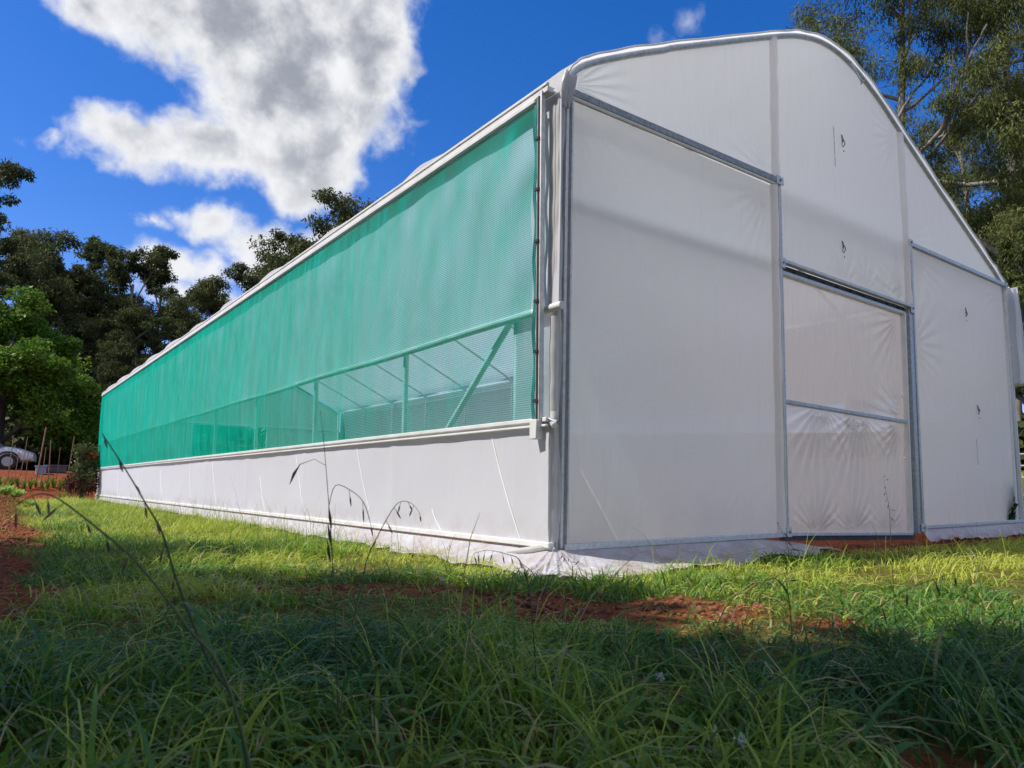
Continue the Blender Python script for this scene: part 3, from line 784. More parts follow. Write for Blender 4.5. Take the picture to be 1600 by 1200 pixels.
def grow_tree(seed, H, r0, style):
    """returns trunk MB, clump centres, radii"""
    r = random.Random(seed); mb = MB(); cs = []; rs = []
    def vec_rand(s): return Vector((r.uniform(-s, s), r.uniform(-s, s), r.uniform(-s, s)))
    def limb(p, d, ln, rad, lvl, segs=5, up=.12, wob=.16):
        pts = [p.copy()]; rr = [rad]; d = d.normalized()
        for i in range(segs):
            d = (d + vec_rand(wob) + Vector((0, 0, up))).normalized()
            p = p + d*(ln/segs); pts.append(p.copy()); rr.append(max(.012, rad*(1 - .72*(i+1)/segs)))
        mb.tube(pts, rr, 9 if lvl == 0 else (6 if lvl < 2 else 4), cap=False)
        return pts, d, rr
    S = style
    pts, d, rr = limb(Vector((0, 0, -.3)), Vector((r.uniform(-.06, .06), r.uniform(-.06, .06), 1)), H*S['trunk'], r0, 0, 10, .25, S.get('tw', .06))
    nl = S['limbs']
    for i in range(nl):
        t = S['lo'] + (1 - S['lo'])*(i + r.random()*.6)/nl
        t = min(t, .99); k = t*(len(pts)-1); k0 = int(k); p = pts[k0].lerp(pts[min(k0+1, len(pts)-1)], k-k0)
        az = i*2.4 + r.uniform(-.5, .5); el = R_(r.uniform(*S['el']))
        if i >= nl - 2: el = R_(r.uniform(55, 80))
        dd = Vector((math.cos(az)*math.cos(el), math.sin(az)*math.cos(el), math.sin(el)))
        ln = H*S['len']*r.uniform(.75, 1.2)*(1.15 - .5*(t - S['lo'])/(1-S['lo']+.01))
        lp, ld, lr = limb(p, dd, ln, rr[k0]*.55, 1, 6, S['up'], .18)
        for j in range(S['sub']):
            u = .35 + .65*(j + r.random()*.7)/S['sub']; u = min(u, .98)
            kk = u*(len(lp)-1); q0 = int(kk); q = lp[q0].lerp(lp[min(q0+1, len(lp)-1)], kk-q0)
            sd = (ld + vec_rand(.95)).normalized(); sd.z += .15
            sp, sd2, sr = limb(q, sd, ln*r.uniform(.3, .5), lr[q0]*.55, 2, 4, S['up'], .22)
            for m in range(S['twig']):
                v = min(.99, .3 + .7*(m + r.random())/S['twig']); k3 = v*(len(sp)-1); q3 = int(k3)
                b = sp[q3].lerp(sp[min(q3+1, len(sp)-1)], k3-q3)
                td = (sd2 + vec_rand(1.1)).normalized()
                e = b + td*ln*r.uniform(.08, .2)
                mb.tube([b, (b+e)/2 + vec_rand(.1), e], [max(.014, sr[q3]*.4), .014, .01], 3, cap=False)
                cs.append(tuple(e)); rs.append(H*S['clump']*r.uniform(.6, 1.25))
            cs.append(tuple(sp[-1])); rs.append(H*S['clump']*r.uniform(.8, 1.3))
        cs.append(tuple(lp[-1])); rs.append(H*S['clump']*r.uniform(.9, 1.4))
    return mb, cs, rs

GUM = dict(trunk=.72, limbs=9, lo=.38, el=(15, 50), up=.10, len=.25, sub=4, twig=3, clump=.034)
GUM_TALL = dict(trunk=.82, limbs=13, lo=.22, el=(8, 45), up=.07, len=.20, sub=4, twig=3, clump=.030)
GUM_BUSHY = dict(trunk=.66, limbs=12, lo=.22, el=(5, 50), up=.12, len=.26, sub=5, twig=3, clump=.036)
BROAD = dict(trunk=.60, limbs=12, lo=.12, el=(0, 50), up=.08, len=.36, sub=4, twig=3, clump=.075)

def tree_meshes(seed, H, r0, style, n_leaf, lsize, leafm, barkm, droop=1.2, width=.24, flat=.6, tint0=.5, extra=None):
    mb, cs, rs = grow_tree(seed, H, r0, style)
    if extra: extra(mb, cs, rs)
    r = np.random.default_rng(seed)
    V, Q, t = leaves(cs, rs, n_leaf, lsize, droop, r, flat, width, tint0)
    crown = np_mesh('crown', V, Q, False, {'tint': t}); crown.materials.append(leafm)
    me = bpy.data.meshes.new('trunk'); me.from_pydata(mb.v, [], mb.f); me.update()
    for p in me.polygons: p.use_smooth = True
    me.materials.append(barkm)
    return me, crown
def top_of(meshes):
    z = np.empty(len(meshes[1].vertices)*3, dtype=np.float32); meshes[1].vertices.foreach_get('co', z); return float(np.percentile(z[2::3], 99.7))
def tree_obj(name, meshes, x, y, rz, s, label, cat='tree', group=None, sz=None, dz=0):
    e = empty(name, label, cat, (x, y, GZ(x, y) + dz), group, rz)
    e.scale = (s, s, sz or s)
    for nm, m in (('trunk', meshes[0]), ('crown', meshes[1])):
        o = bpy.data.objects.new(nm, m); link(o, e)
    return e
CX, CY = -2.985, -3.507
def polar(az, d): return CX + d*math.sin(R_(az)), CY + d*math.cos(R_(az))

# ---- forest behind the left end
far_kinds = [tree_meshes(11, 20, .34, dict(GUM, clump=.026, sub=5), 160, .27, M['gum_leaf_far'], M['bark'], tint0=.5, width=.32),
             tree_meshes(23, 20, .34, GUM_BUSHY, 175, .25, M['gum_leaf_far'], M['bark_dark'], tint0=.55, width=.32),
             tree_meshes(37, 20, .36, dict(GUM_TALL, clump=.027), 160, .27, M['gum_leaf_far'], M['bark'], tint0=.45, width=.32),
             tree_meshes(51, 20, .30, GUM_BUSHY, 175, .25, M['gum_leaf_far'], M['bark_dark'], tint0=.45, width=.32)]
far_top = [top_of(m) for m in far_kinds]
# (azimuth, distance, tangent of the top's elevation, kind, label)
FOREST = [
 (-2.5, 46, .37, 0, 'tall dark eucalypt at the left photo edge, only its leaf tips in view'),
 (1.0, 60, .298, 1, 'dark bushy eucalypt rising just above the bright green tree'),
 (3.4, 66, .280, 0, 'thin-topped dark eucalypt in the forest right of the bright green tree top'),
 (4.9, 58, .262, 3, 'bushy dark eucalypt in front of the thin-topped forest tree'),
 (5.9, 66, .300, 2, 'tall narrow eucalypt left of the open-crowned one'),
 (7.8, 60, .306, 0, 'tall open-crowned eucalypt with branches showing against the white cloud'),
 (9.4, 63, .278, 2, 'eucalypt with pale bent trunk right of the open-crowned one'),
 (8.8, 52, .215, 3, 'dense low dark tree left of the far greenhouse corner'),
 (11.9, 58, .264, 1, 'broad round-crowned dark tree above the far end of the greenhouse roof'),
 (14.4, 62, .244, 3, 'low dark tree just above the white roof edge, right of the round-crowned one'),
 (16.0, 66, .252, 1, 'dark tree over the roof edge below the white cloud'),
 (18.0, 62, .305, 3, 'leaning dark tree over the middle of the roof edge'),
 (20.3, 60, .352, 0, 'thin tree over the middle of the roof edge, white cloud behind its top'),
 (23.2, 58, .388, 1, 'dark round-topped tree highest above the middle of the green net'),
]
for az, d, tn, k, lab in FOREST:
    x, y = polar(az, d); H = .357 + tn*d - GZ(x, y)
    tree_obj('eucalypt_tree', far_kinds[k], x, y, random.uniform(0, 6.28), H/far_top[k], lab, 'tree', 'eucalypts of the forest behind the garden')
back = [(-2, 78, 18, 1), (0.5, 80, 16, 3), (2.6, 84, 17, 1), (4.6, 79, 17, 3), (7.0, 82, 17, 1), (9.0, 78, 16, 3), (11.5, 84, 16, 1), (14, 80, 16, 3), (3.4, 70, 12, 3), (6.8, 68, 11, 1), (10.4, 70, 11, 3), (0.9, 66, 11, 1)]
for az, d, H, k in back:
    x, y = polar(az, d)
    tree_obj('eucalypt_tree', far_kinds[k], x, y, random.uniform(0, 6.28), H*1.15/20, 'dark eucalypt in the dense rear row of the left forest', 'tree', 'dark rear trees of the left forest', sz=H/20)
# understorey shrubs in deep shade
def bush_mesh(seed, n, rad, lsize, leafm, tint0=.35, n_leaf=140, flat=.8):
    r = np.random.default_rng(seed)
    c = r.normal(size=(n, 3)); c /= np.linalg.norm(c, axis=1)[:, None]; c *= (r.random(n)**.5)[:, None]*np.array([rad, rad, rad*flat]); c[:, 2] = np.abs(c[:, 2]) + .15*rad
    V, Q, t = leaves(c, np.full(n, rad*.3), n_leaf, lsize, .2, r, .8, .45, tint0)
    f = np_mesh('foliage', V, Q, False, {'tint': t}); f.materials.append(leafm)
    mb = MB()
    for p in c[:: 2]:
        mb.tube([(p[0]*.1, p[1]*.1, -.1), (p[0]*.5, p[1]*.5, p[2]*.6), tuple(p)], [.03*rad, .02*rad, .006*rad], 4, cap=False)
    me = bpy.data.meshes.new('stem'); me.from_pydata(mb.v, [], mb.f); me.update(); me.materials.append(M['bark_dark'])
    return me, f
def bush_obj(name, ms, x, y, s, label, cat='shrub', group=None, rz=0, sz=None):
    e = empty(name, label, cat, (x, y, GZ(x, y)), group, rz); e.scale = (s, s, sz or s)
    for nm, m in (('stem', ms[0]), ('foliage', ms[1])):
        link(bpy.data.objects.new(nm, m), e)
    return e
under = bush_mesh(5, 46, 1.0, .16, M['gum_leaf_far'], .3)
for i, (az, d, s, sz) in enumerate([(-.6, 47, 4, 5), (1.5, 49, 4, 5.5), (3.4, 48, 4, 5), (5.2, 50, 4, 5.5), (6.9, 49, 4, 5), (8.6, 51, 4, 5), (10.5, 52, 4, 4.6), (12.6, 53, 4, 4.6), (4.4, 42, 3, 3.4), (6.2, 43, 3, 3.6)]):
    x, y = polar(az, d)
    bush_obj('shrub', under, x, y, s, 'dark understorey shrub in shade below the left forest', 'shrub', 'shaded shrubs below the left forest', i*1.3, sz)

# ---- bright green broadleaf tree
broad = tree_meshes(71, 8.5, .22, dict(BROAD, limbs=15, sub=5, clump=.062), 330, .145, M['green_leaf'], M['bark_dark'], droop=.35, width=.6, flat=.75, tint0=.62)
x, y = polar(1.1, 36)
bt = top_of(broad); hb = (.357 + .218*36 - GZ(x, y))/bt
tree_obj('broadleaf_tree', broad, x, y, .6, hb*1.12, 'bright green leafy broadleaf tree standing behind the white car', 'tree', None, hb)
x, y = polar(5.4, 41)
tree_obj('broadleaf_tree', broad, x, y, 2.6, hb*.66, 'small shaded green tree behind the wooden stakes', 'tree')
# small trees left of the picture that shade the foreground grass
SHADE = [(-10.8, 6.2, .97), (-10.1, 3.7, 1.0), (-9.3, 1.4, 1.03), (-8.7, -.9, 1.05), (-8.0, -3.0, 1.08), (-7.6, -5.2, 1.1), (-11.8, .2, 1.12), (-8.0, 1.7, .93)]
sh_k = tree_meshes(83, 9.6, .20, BROAD, 120, .34, M['green_leaf'], M['bark_dark'], droop=.3, width=.7, flat=.8, tint0=.4)
for i, (x, y, s) in enumerate(SHADE):
    tree_obj('broadleaf_tree', sh_k, x, y, i*1.1, s, 'leafy tree beside the garden whose shadow lies on the foreground grass', 'tree', 'leafy trees along the left side of the garden')

# ---- tall eucalypts on the right
def at_dir(az, d, tanel): 
    x, y = polar(az, d); return Vector((x, y, .357 + tanel*d))
bx, by = polar(65.0, 42); bz = GZ(bx, by)
def bough(mb, cs, rs):
    o = Vector((bx, by, bz)); Rm = Matrix.Rotation(-.0, 3, 'Z')
    r = random.Random(3)
    def add(spec, r0, r1):
        p = [at_dir(*s) - o for s in spec]
        q = catmull(p, 4); n = len(q)
        mb.tube([v + Vector((r.uniform(-.06, .06), r.uniform(-.06, .06), r.uniform(-.06, .06))) for v in q], [r0 + (r1-r0)*i/(n-1) for i in range(n)], 7, cap=False)
        return q
    q = add([(65.6, 42, .37), (66.6, 41.6, .415), (68.2, 41, .445), (69.2, 40.6, .49), (70.2, 40.3, .53), (71.2, 40, .565)], .15, .05)
    add([(70.0, 40.4, .525), (70.1, 40.4, .57), (70.3, 40.5, .62)], .06, .02)
    add([(68.8, 40.8, .47), (69.0, 40.9, .51), (69.2, 41, .55)], .06, .02)
    add([(65.7, 42, .40), (66.8, 41.8, .43), (68.0, 41.5, .435), (69.3, 41.2, .445), (70.5, 41, .47)], .11, .03)
    add([(65.5, 42, .47), (66.5, 42, .50), (67.5, 42, .52), (68.4, 42, .56)], .10, .03)
    add([(65.4, 42, .48), (64.6, 42, .50), (63.6, 42, .53), (62.6, 42, .58)], .10, .03)
    for az, t, s in [(71.2, .58, 1.3), (70.5, .60, 1.2), (70.2, .64, 1.3), (69.3, .57, 1.1), (70.6, .47, 1.2), (69.4, .46, 1.2), (68.5, .57, 1.2), (67.3, .545, 1.1), (62.6, .59, 1.3), (63.4, .56, 1.2),
                     (61.4, .63, 1.2), (62.2, .66, 1.2), (60.6, .62, 1.0), (68.1, .42, 1.0), (66.9, .45, .8), (66.2, .60, 1.1), (67.4, .62, 1.2), (68.4, .62, 1.2), (65.6, .64, 1.1), (64.2, .62, 1.1), (66.4, .54, .9), (69.6, .53, 1.0), (67.6, .475, .9), (70.9, .51, 1.1), (64.0, .66, 1.2)]:
        c = at_dir(az, 41.5, t) - o
        for k in range(4):
            cs.append(tuple(c + Vector((r.uniform(-1.1, 1.1), r.uniform(-1.1, 1.1), r.uniform(-.8, .8))))); rs.append(s*r.uniform(.5, .8))
main = tree_meshes(101, 34, .38, dict(GUM_TALL, lo=.46, clump=.024, limbs=12), 200, .25, M['gum_leaf'], M['bark'], droop=1.6, width=.2, flat=.75, tint0=.5, extra=bough)
tree_obj('eucalypt_tree', main, bx, by, 0, 1, 'tall eucalypt with pale trunk behind the greenhouse ridge and a long bare leaning limb', 'tree', 'tall eucalypts right of the greenhouse')
rk = [tree_meshes(113, 30, .42, dict(GUM_TALL, clump=.030), 230, .25, M['gum_leaf'], M['bark'], droop=1.6, width=.2, flat=.75, tint0=.5),
      tree_meshes(127, 24, .34, dict(GUM_BUSHY, clump=.040), 240, .24, M['gum_leaf'], M['bark'], droop=1.4, width=.2, flat=.75, tint0=.55)]
RT = [(72.6, 52, .66, 0, 'eucalypt with forked pale stems behind the leaning limb'),
      (77.0, 44, .75, 0, 'eucalypt at the right edge of the photo, reaching past the top'),
      (68.6, 54, .35, 1, 'bushy olive green eucalypt just above the right roof slope'),
      (71.6, 46, .37, 1, 'bushy olive eucalypt beside the right eave of the greenhouse'),
      (75.8, 36, .40, 1, 'leafy eucalypt low at the right edge behind the rolled curtain'),
      (66.0, 60, .38, 1, 'olive eucalypt behind the tall pale-trunked one'),
      (69.9, 68, .47, 0, 'rear eucalypt filling the gap between the right-hand trees'),
      (79.0, 50, .70, 0, 'eucalypt beyond the right edge with hanging leaves'),
      (73.8, 62, .50, 1, 'rear bushy eucalypt far right behind the others')]
rk_top = [top_of(m) for m in rk]
for i, (az, d, tn, k, lab) in enumerate(RT):
    x, y = polar(az, d); H = .357 + tn*d - GZ(x, y)
    tree_obj('eucalypt_tree', rk[k], x, y, i*1.7 + .4, H/rk_top[k], lab, 'tree', 'tall eucalypts right of the greenhouse')
# close dark trunk beside the right wall
stub = tree_meshes(140, 12, .36, dict(GUM_BUSHY, lo=.30), 150, .24, M['gum_leaf'], M['bark_dark'], droop=1.5, width=.2, tint0=.4)
x, y = polar(72.6, 33)
tree_obj('eucalypt_tree', stub, x, y, 1.0, 1.0, 'dark-trunked eucalypt nearest the right wall of the greenhouse', 'tree', 'tall eucalypts right of the greenhouse')
for i, (az, d, s, sz) in enumerate([(70.5, 50, 4, 4), (73, 48, 4, 4), (75.5, 46, 4, 4.4), (68, 54, 4, 4)]):
    x, y = polar(az, d)
    bush_obj('shrub', under, x, y, s, 'dark shrub under the eucalypts right of the greenhouse', 'shrub', 'shrubs under the right eucalypts', i*1.9, sz)

# green growth behind the open back doorway
bg = bush_mesh(9, 40, 1.0, .16, M['green_leaf'], .5, 160)
for i, (x, y, s, lab) in enumerate([(5.2, 29, 1.9, 'green bush seen through the open back doorway and the net'), (8.0, 31, 2.3, 'larger green bush seen through the net behind the greenhouse'), (3.0, 31, 1.8, 'green bush behind the back gable film')]):
    bush_obj('shrub', bg, x, y, s, lab, 'shrub', None, i*2.0, s*.8)

# plant inside the right front corner, leaning on the film
e = bush_obj('plant', bush_mesh(14, 22, .20, .14, M['green_leaf'], .05, 60, 2.2), 7.20, .075, .60, 'dark green plant pressed against the film inside the right corner', 'plant', None, 0, 1.0)
e.scale = (.55, .36, 1.35)

# ------------------------------------------------------------------ garden at the back left
def lettuce_mesh(seed):
    r = random.Random(seed); mb = MB(); tint = []
    for k in range(22):
        a = k*2.4; ring = k/22; ln = .20 - .09*ring; el = .35 + ring*1.0
        w = .12 - .04*ring
        n = 4
        V = []
        for j in range(n+1):
            t = j/n
            rr = ln*t*math.cos(el*(1-.4*t)); z = ln*t*math.sin(el) + .02
            ww = w*math.sin(math.pi*(.15 + .8*t))
            for sgn in (-1, 0, 1):
                off = sgn*ww*.5; zz = z + (.02*abs(sgn)) + r.uniform(-.012, .012)
                V.append((math.cos(a)*rr - math.sin(a)*off, math.sin(a)*rr + math.cos(a)*off, zz))
        Fc = [(j*3+i, j*3+i+1, (j+1)*3+i+1, (j+1)*3+i) for j in range(n) for i in range(2)]
        mb.add(V, Fc); tint += [min(1, max(0, .3 + .5*ring + r.uniform(-.2, .2)))]*len(V)
    me = np_mesh('lettuce', mb.v, np.array(mb.f), True, {'tint': tint}); me.materials.append(M['lettuce'])
    return me
lm = lettuce_mesh(3)
for (px_, py_, s, lab) in [(-2.47, 14.6, 1.05, 'large pale green lettuce in the red bed, leftmost of the lettuces'), (-2.30, 15.2, 1.0, 'pale green lettuce between the large one and the lone one'),
                           (-2.17, 12.6, .8, 'small lone lettuce nearest the grass in the red bed'), (-2.62, 13.4, .8, 'small lettuce cut by the left edge of the photo'), (-2.2, 16.2, .9, 'lettuce furthest back in the red bed')]:
    o = bpy.data.objects.new('lettuce', lm); o.location = (px_, py_, GZ(px_, py_)); o.scale = (s, s, s*1.5); o.rotation_euler = (0, 0, px_*9)
    link(o); tag(o, lab, 'lettuce', 'lettuces in the red bed')
# young green plant at the shrub foot
def blades_plant(seed, n, h, spread, w, leafm, tint0=.6):
    r = random.Random(seed); V = []; Q = []; T = []
    for k in range(n):
        a = r.uniform(0, 6.28); lean = r.uniform(.05, spread); hh = h*r.uniform(.6, 1.1); t0 = min(1, max(0, tint0 + r.uniform(-.25, .25)))
        b = len(V)
        for j in range(5):
            t = j/4; x = math.cos(a)*(lean*hh*t*t + .02); y = math.sin(a)*(lean*hh*t*t + .02); z = hh*t*(1 - .15*lean*t)
            ww = w*(1 - t**2)*.5 + .001
            V += [(x - math.sin(a)*ww, y + math.cos(a)*ww, z), (x + math.sin(a)*ww, y - math.cos(a)*ww, z)]; T += [t0, t0]
        Q += [(b+2*j, b+2*j+1, b+2*j+3, b+2*j+2) for j in range(4)]
    me = np_mesh('plant', V, np.array(Q), True, {'tint': T}); me.materials.append(leafm)
    return me
iris = [blades_plant(s, 16, .42, .7, .05, M['green_leaf'], .75) for s in (1, 2, 3)]
for i in range(15):
    x = -2.55 + i*.155; y = 23.4 + .25*math.sin(i*2.1)
    o = bpy.data.objects.new('leafy_plant', iris[i % 3]); o.location = (x, y, GZ(x, y) - .01); s = .75 + .35*random.random(); o.scale = (s, s, s); o.rotation_euler = (0, 0, i*1.1)
    link(o); tag(o, 'low upright leafy green plant in the row along the stakes', 'plant', 'row of leafy plants in front of the stakes')
# shrub with dark red base and orange flower beside the greenhouse corner
sx, sy = -.52, 20.6
r = np.random.default_rng(4)
cs = []; rs = []; tt = []
for k in range(46):
    h = r.random(); a = r.uniform(0, 6.28); q = r.random()**.6
    rad = .46 - .22*h
    cs.append((math.cos(a)*rad*q + .10*h, math.sin(a)*rad*q, .12 + 1.38*h)); rs.append(.17); tt.append(.02 + .9*sstep(.25, .6, h + r.normal(0, .1)))
Vs, Qs, Ts, off = [], [], [], 0
for c, rr_, t_ in zip(cs, rs, tt):
    V, Q, t = leaves([c], [rr_], 110, .085, -.6, r, 1.2, .35, float(t_), .2); Vs.append(V); Qs.append(Q + off); Ts.append(t); off += len(V)
fm = np_mesh('foliage', np.concatenate(Vs), np.concatenate(Qs), False, {'tint': np.concatenate(Ts)}); fm.materials.append(M['shrub_leaf'])
e = empty('shrub', 'leafy shrub with dark red base beside the far greenhouse corner', 'shrub', (sx, sy, GZ(sx, sy)))
link(bpy.data.objects.new('foliage', fm), e)
mb = MB()
for c in cs[::2]: mb.tube([(c[0]*.1, c[1]*.1, -.05), (c[0]*.6, c[1]*.6, c[2]*.6), c], [.012, .009, .004], 5, cap=False)
mb.build('stem', M['bark_dark'], e)
def flower(parent, x, y, z, s):
    r = random.Random(8); V = []; Q = []; T = []
    for k in range(9):
        a = k*.7; b = len(V); d = Vector((math.cos(a), math.sin(a)*.6, r.uniform(-.2, .9))).normalized(); sd = d.cross(Vector((0, 1, .3))).normalized()
        p = Vector((x, y, z))
        V += [p, p + d*s*.5 + sd*s*.2, p + d*s, p + d*s*.5 - sd*s*.2]; Q.append((b, b+1, b+2, b+3)); T += [r.random()]*4
    me = np_mesh('flower', V, np.array(Q), False, {'tint': T}); me.materials.append(M['petal'])
    return link(bpy.data.objects.new('flower', me), parent)
flower(e, .24, -.1, 1.33, .17); flower(e, .16, -.1, 1.22, .12)
gs = bush_mesh(21, 20, .45, .10, M['green_leaf'], .75, 60, 1.3)
bush_obj('shrub', gs, -.25, 23.6, 1.0, 'yellow-green shrub behind the red-based one at the greenhouse corner', 'shrub', None, 0, 1.35)
o = bpy.data.objects.new('leafy_plant', blades_plant(17, 18, .30, 1.0, .06, M['green_leaf'], .9)); o.location = (-1.03, 19.9, GZ(-1.03, 19.9)); link(o)
tag(o, 'small yellow-green plant on bare soil at the foot of the red shrub', 'plant')

# stakes
STK = [(10, 23.5, .035, 1.55, .05), (19, 23.4, .028, 1.25, .09), (27, 23.6, .03, 1.60, .10), (37, 23.4, .028, 1.15, .03), (53, 23.9, .06, 1.85, .10),
       (61, 23.5, .03, 1.30, .07), (73, 23.7, .04, 1.50, .0), (85, 23.6, .03, 1.30, .05), (102, 24.0, .04, 1.60, .09), (114, 24.2, .025, 1.2, .05)]
words = ['slim', 'short slim', 'tall slim leaning', 'short yellowish', 'thickest and tallest', 'leaning short', 'reddish upright', 'pale thin', 'reddish leaning', 'thin faint']
nth = ['first', 'second', 'third', 'fourth', 'fifth', 'sixth', 'seventh', 'eighth', 'ninth', 'tenth']
for i, (px_, y, r_, h, lean) in enumerate(STK):
    x = CX + (y - CY)*(.0219 + px_*.000624); z = GZ(x, y)
    mb = MB(); mb.tube([(0, 0, -.1), (lean*h*.5 + .01, 0, h*.5), (lean*h, .02, h)], [r_*.42, r_*.38, r_*.34], 7)
    o = mb.build('wooden_stake', M['wood']); o.location = (x, y, z)
    tag(o, f'{words[i]} wooden stake, {nth[i]} from the left in the row behind the plants', 'stake', 'wooden stakes behind the red bed')

# crate and trough behind the stakes
def tub(name, x, y, sx_, sy_, h, mat, label, cat, rim=.04):
    z = GZ(x, y); e = empty(name, label, cat, (x, y, z))
    mb = MB(); t = .03; f = .92
    def ring(s, zz): return [(-sx_*s, -sy_*s, zz), (sx_*s, -sy_*s, zz), (sx_*s, sy_*s, zz), (-sx_*s, sy_*s, zz)]
    V = ring(.5*f, 0) + ring(.5, h) + ring(.5 - t, h) + ring(.5*f - t, .04)
    Fc = [(3, 2, 1, 0)]
    for b in (0, 4, 8):
        for k in range(4): Fc.append((b+k, b+(k+1) % 4, b+4+(k+1) % 4, b+4+k))
    Fc.append((12, 13, 14, 15))
    mb.add(V, Fc); mb.build('body', mat, e, smooth=False, bevel=.01)
    mb = MB()
    for a, b in zip(range(4), (1, 2, 3, 0)):
        P4 = ring(.515, h)
        mb.bar(P4[a], P4[b], rim, rim, up=(0, 0, 1))
    mb.build('rim', mat, e, smooth=False, bevel=.008)
    return e
tub('plastic_crate', -1.22, 26.0, .30, .3, .27, simple('pale_blue_plastic', (.22, .34, .55), (.30, .42, .62), 5, .5), 'pale blue plastic crate behind the stakes', 'crate')
tub('water_trough', -.74, 26.7, .66, .5, .25, simple('slate_grey_plastic', (.06, .075, .10), (.10, .12, .15), 5, .5), 'long slate grey trough behind the stakes right of the blue crate', 'trough')

# ---- white car at the left edge
def make_car(x, y, rz):
    e = empty('parked_car', 'white car parked behind the stakes, cut by the left edge of the photo', 'car', (x, y, GZ(x, y)), None, rz)
    paint = simple('white_car_paint', (.62, .66, .72), (.68, .72, .78), 2, .25, 0, spec=.6)
    glass = simple('car_glass', (.02, .025, .03), (.03, .035, .04), 3, .08)
    # stations along x (front +x): x, z bottom, belt z, half width
    st = [(-2.1, .45, .80, .62, .82), (-1.9, .30, .92, .78, .95), (-1.2, .26, .95, .84, .98), (-.3, .24, .95, .86, .97), (.6, .24, .93, .86, .95), (1.0, .25, .90, .85, .93), (1.5, .27, .82, .82, .87), (1.85, .30, .72, .76, .77), (2.08, .36, .62, .62, .66)]
    mb = MB(); rings = []
    for (X_, zb, zs, hw, zc) in st:
        rings.append([(X_, -hw*.92, zb), (X_, -hw, zb + .12), (X_, -hw, (zb+zs)/2 + .08), (X_, -hw*.93, zs - .03), (X_, -hw*.6, zc - .01), (X_, 0, zc + .01),
                      (X_, hw*.6, zc - .01), (X_, hw*.93, zs - .03), (X_, hw, (zb+zs)/2 + .08), (X_, hw, zb + .12), (X_, hw*.92, zb)])
    m = 11; V = [p for rg in rings for p in rg]
    Fc = [(i*m+k, i*m+(k+1) % m, (i+1)*m+(k+1) % m, (i+1)*m+k) for i in range(len(st)-1) for k in range(m)]
    Fc += [tuple(range(m)), tuple(reversed(range((len(st)-1)*m, len(st)*m)))]
    mb.add(V, Fc); b = mb.build('body', paint, e, autosm=False); s = b.modifiers.new('s', 'SUBSURF'); s.levels = 2; s.render_levels = 2
    # cabin
    def cab(name, prof_, hw0, hw1, mat):
        mb = MB()
        V = [(px_, -(hw0 + (hw1-hw0)*(pz-.9)/.55), pz) for px_, pz in prof_] + [(px_, (hw0 + (hw1-hw0)*(pz-.9)/.55), pz) for px_, pz in prof_]
        n = len(prof_)
        Fc = [tuple(range(n)), tuple(reversed(range(n, 2*n)))] + [(k, (k+1) % n + 0, (k+1) % n + n, k+n) for k in range(n)]
        mb.add(V, Fc); return mb.build(name, mat, e, smooth=False, bevel=.05)
    cab('window', [(-1.75, .90), (-1.35, 1.36), (-.9, 1.43), (.2, 1.42), (1.05, .90)], .78, .58, glass)
    cab('roof', [(-1.30, 1.375), (-.9, 1.455), (.1, 1.455), (.35, 1.375)], .70, .60, paint)
    for sy_ in (-1, 1):
        for X_ in (-1.3, 1.3):
            mb = MB(); mb.tube([(X_, sy_*.66, .31), (X_, sy_*.86, .31)], .31, 24); w = mb.build('wheel', M['rubber'], e, bevel=.03)
            mb = MB(); mb.tube([(X_, sy_*.80, .31), (X_, sy_*.875, .31)], .19, 20); mb.build('rim', M['galv'], w, bevel=.02)
            mb = MB(); q = [(X_ + .37*math.cos(a), sy_*.835, .31 + .37*math.sin(a)) for a in np.linspace(-.1, math.pi + .1, 16)]
            mb.tube(q, .035, 6); mb.build('wheel_arch', M['rubber'], e)
        mb = MB(); mb.add([(1.62, sy_*.80, .66), (1.98, sy_*.66, .58), (1.98, sy_*.66, .50), (1.72, sy_*.80, .52)], [(0, 1, 2, 3) if sy_ > 0 else (3, 2, 1, 0)]); h = mb.build('headlight', simple('headlight_glass', (.45, .5, .55), (.6, .65, .7), 9, .1), e, smooth=False)
        so = h.modifiers.new('s', 'SOLIDIFY'); so.thickness = .05
    mb = MB(); mb.bar((2.02, -.6, .42), (2.02, .6, .42), .14, .12, up=(0, 0, 1)); mb.build('bumper', paint, e, bevel=.03)
    return e
make_car(-3.25, 30.6, R_(-8))

# ---- fence wires / bank at right
mb = MB()
for k in range(3):
    mb.tube([(11.5, -3, .62 + .22*k), (13.5, 4.0, .68 + .22*k), (17, 16, .8 + .22*k)], .012, 5)
fw = empty('wire_fence', 'thin wire fence beyond the right corner of the greenhouse', 'fence', (0, 0, 0))
mb.build('wire', M['galv_light'], fw)
for (x, y) in ((11.6, -2.6), (13.5, 4.0), (15.2, 10), (17, 16)):
    z = GZ(x, y); mb = MB(); mb.tube([(x, y, z - .2), (x, y, z + 1.0)], .03, 7); mb.build('fence_post', M['wood'], fw)

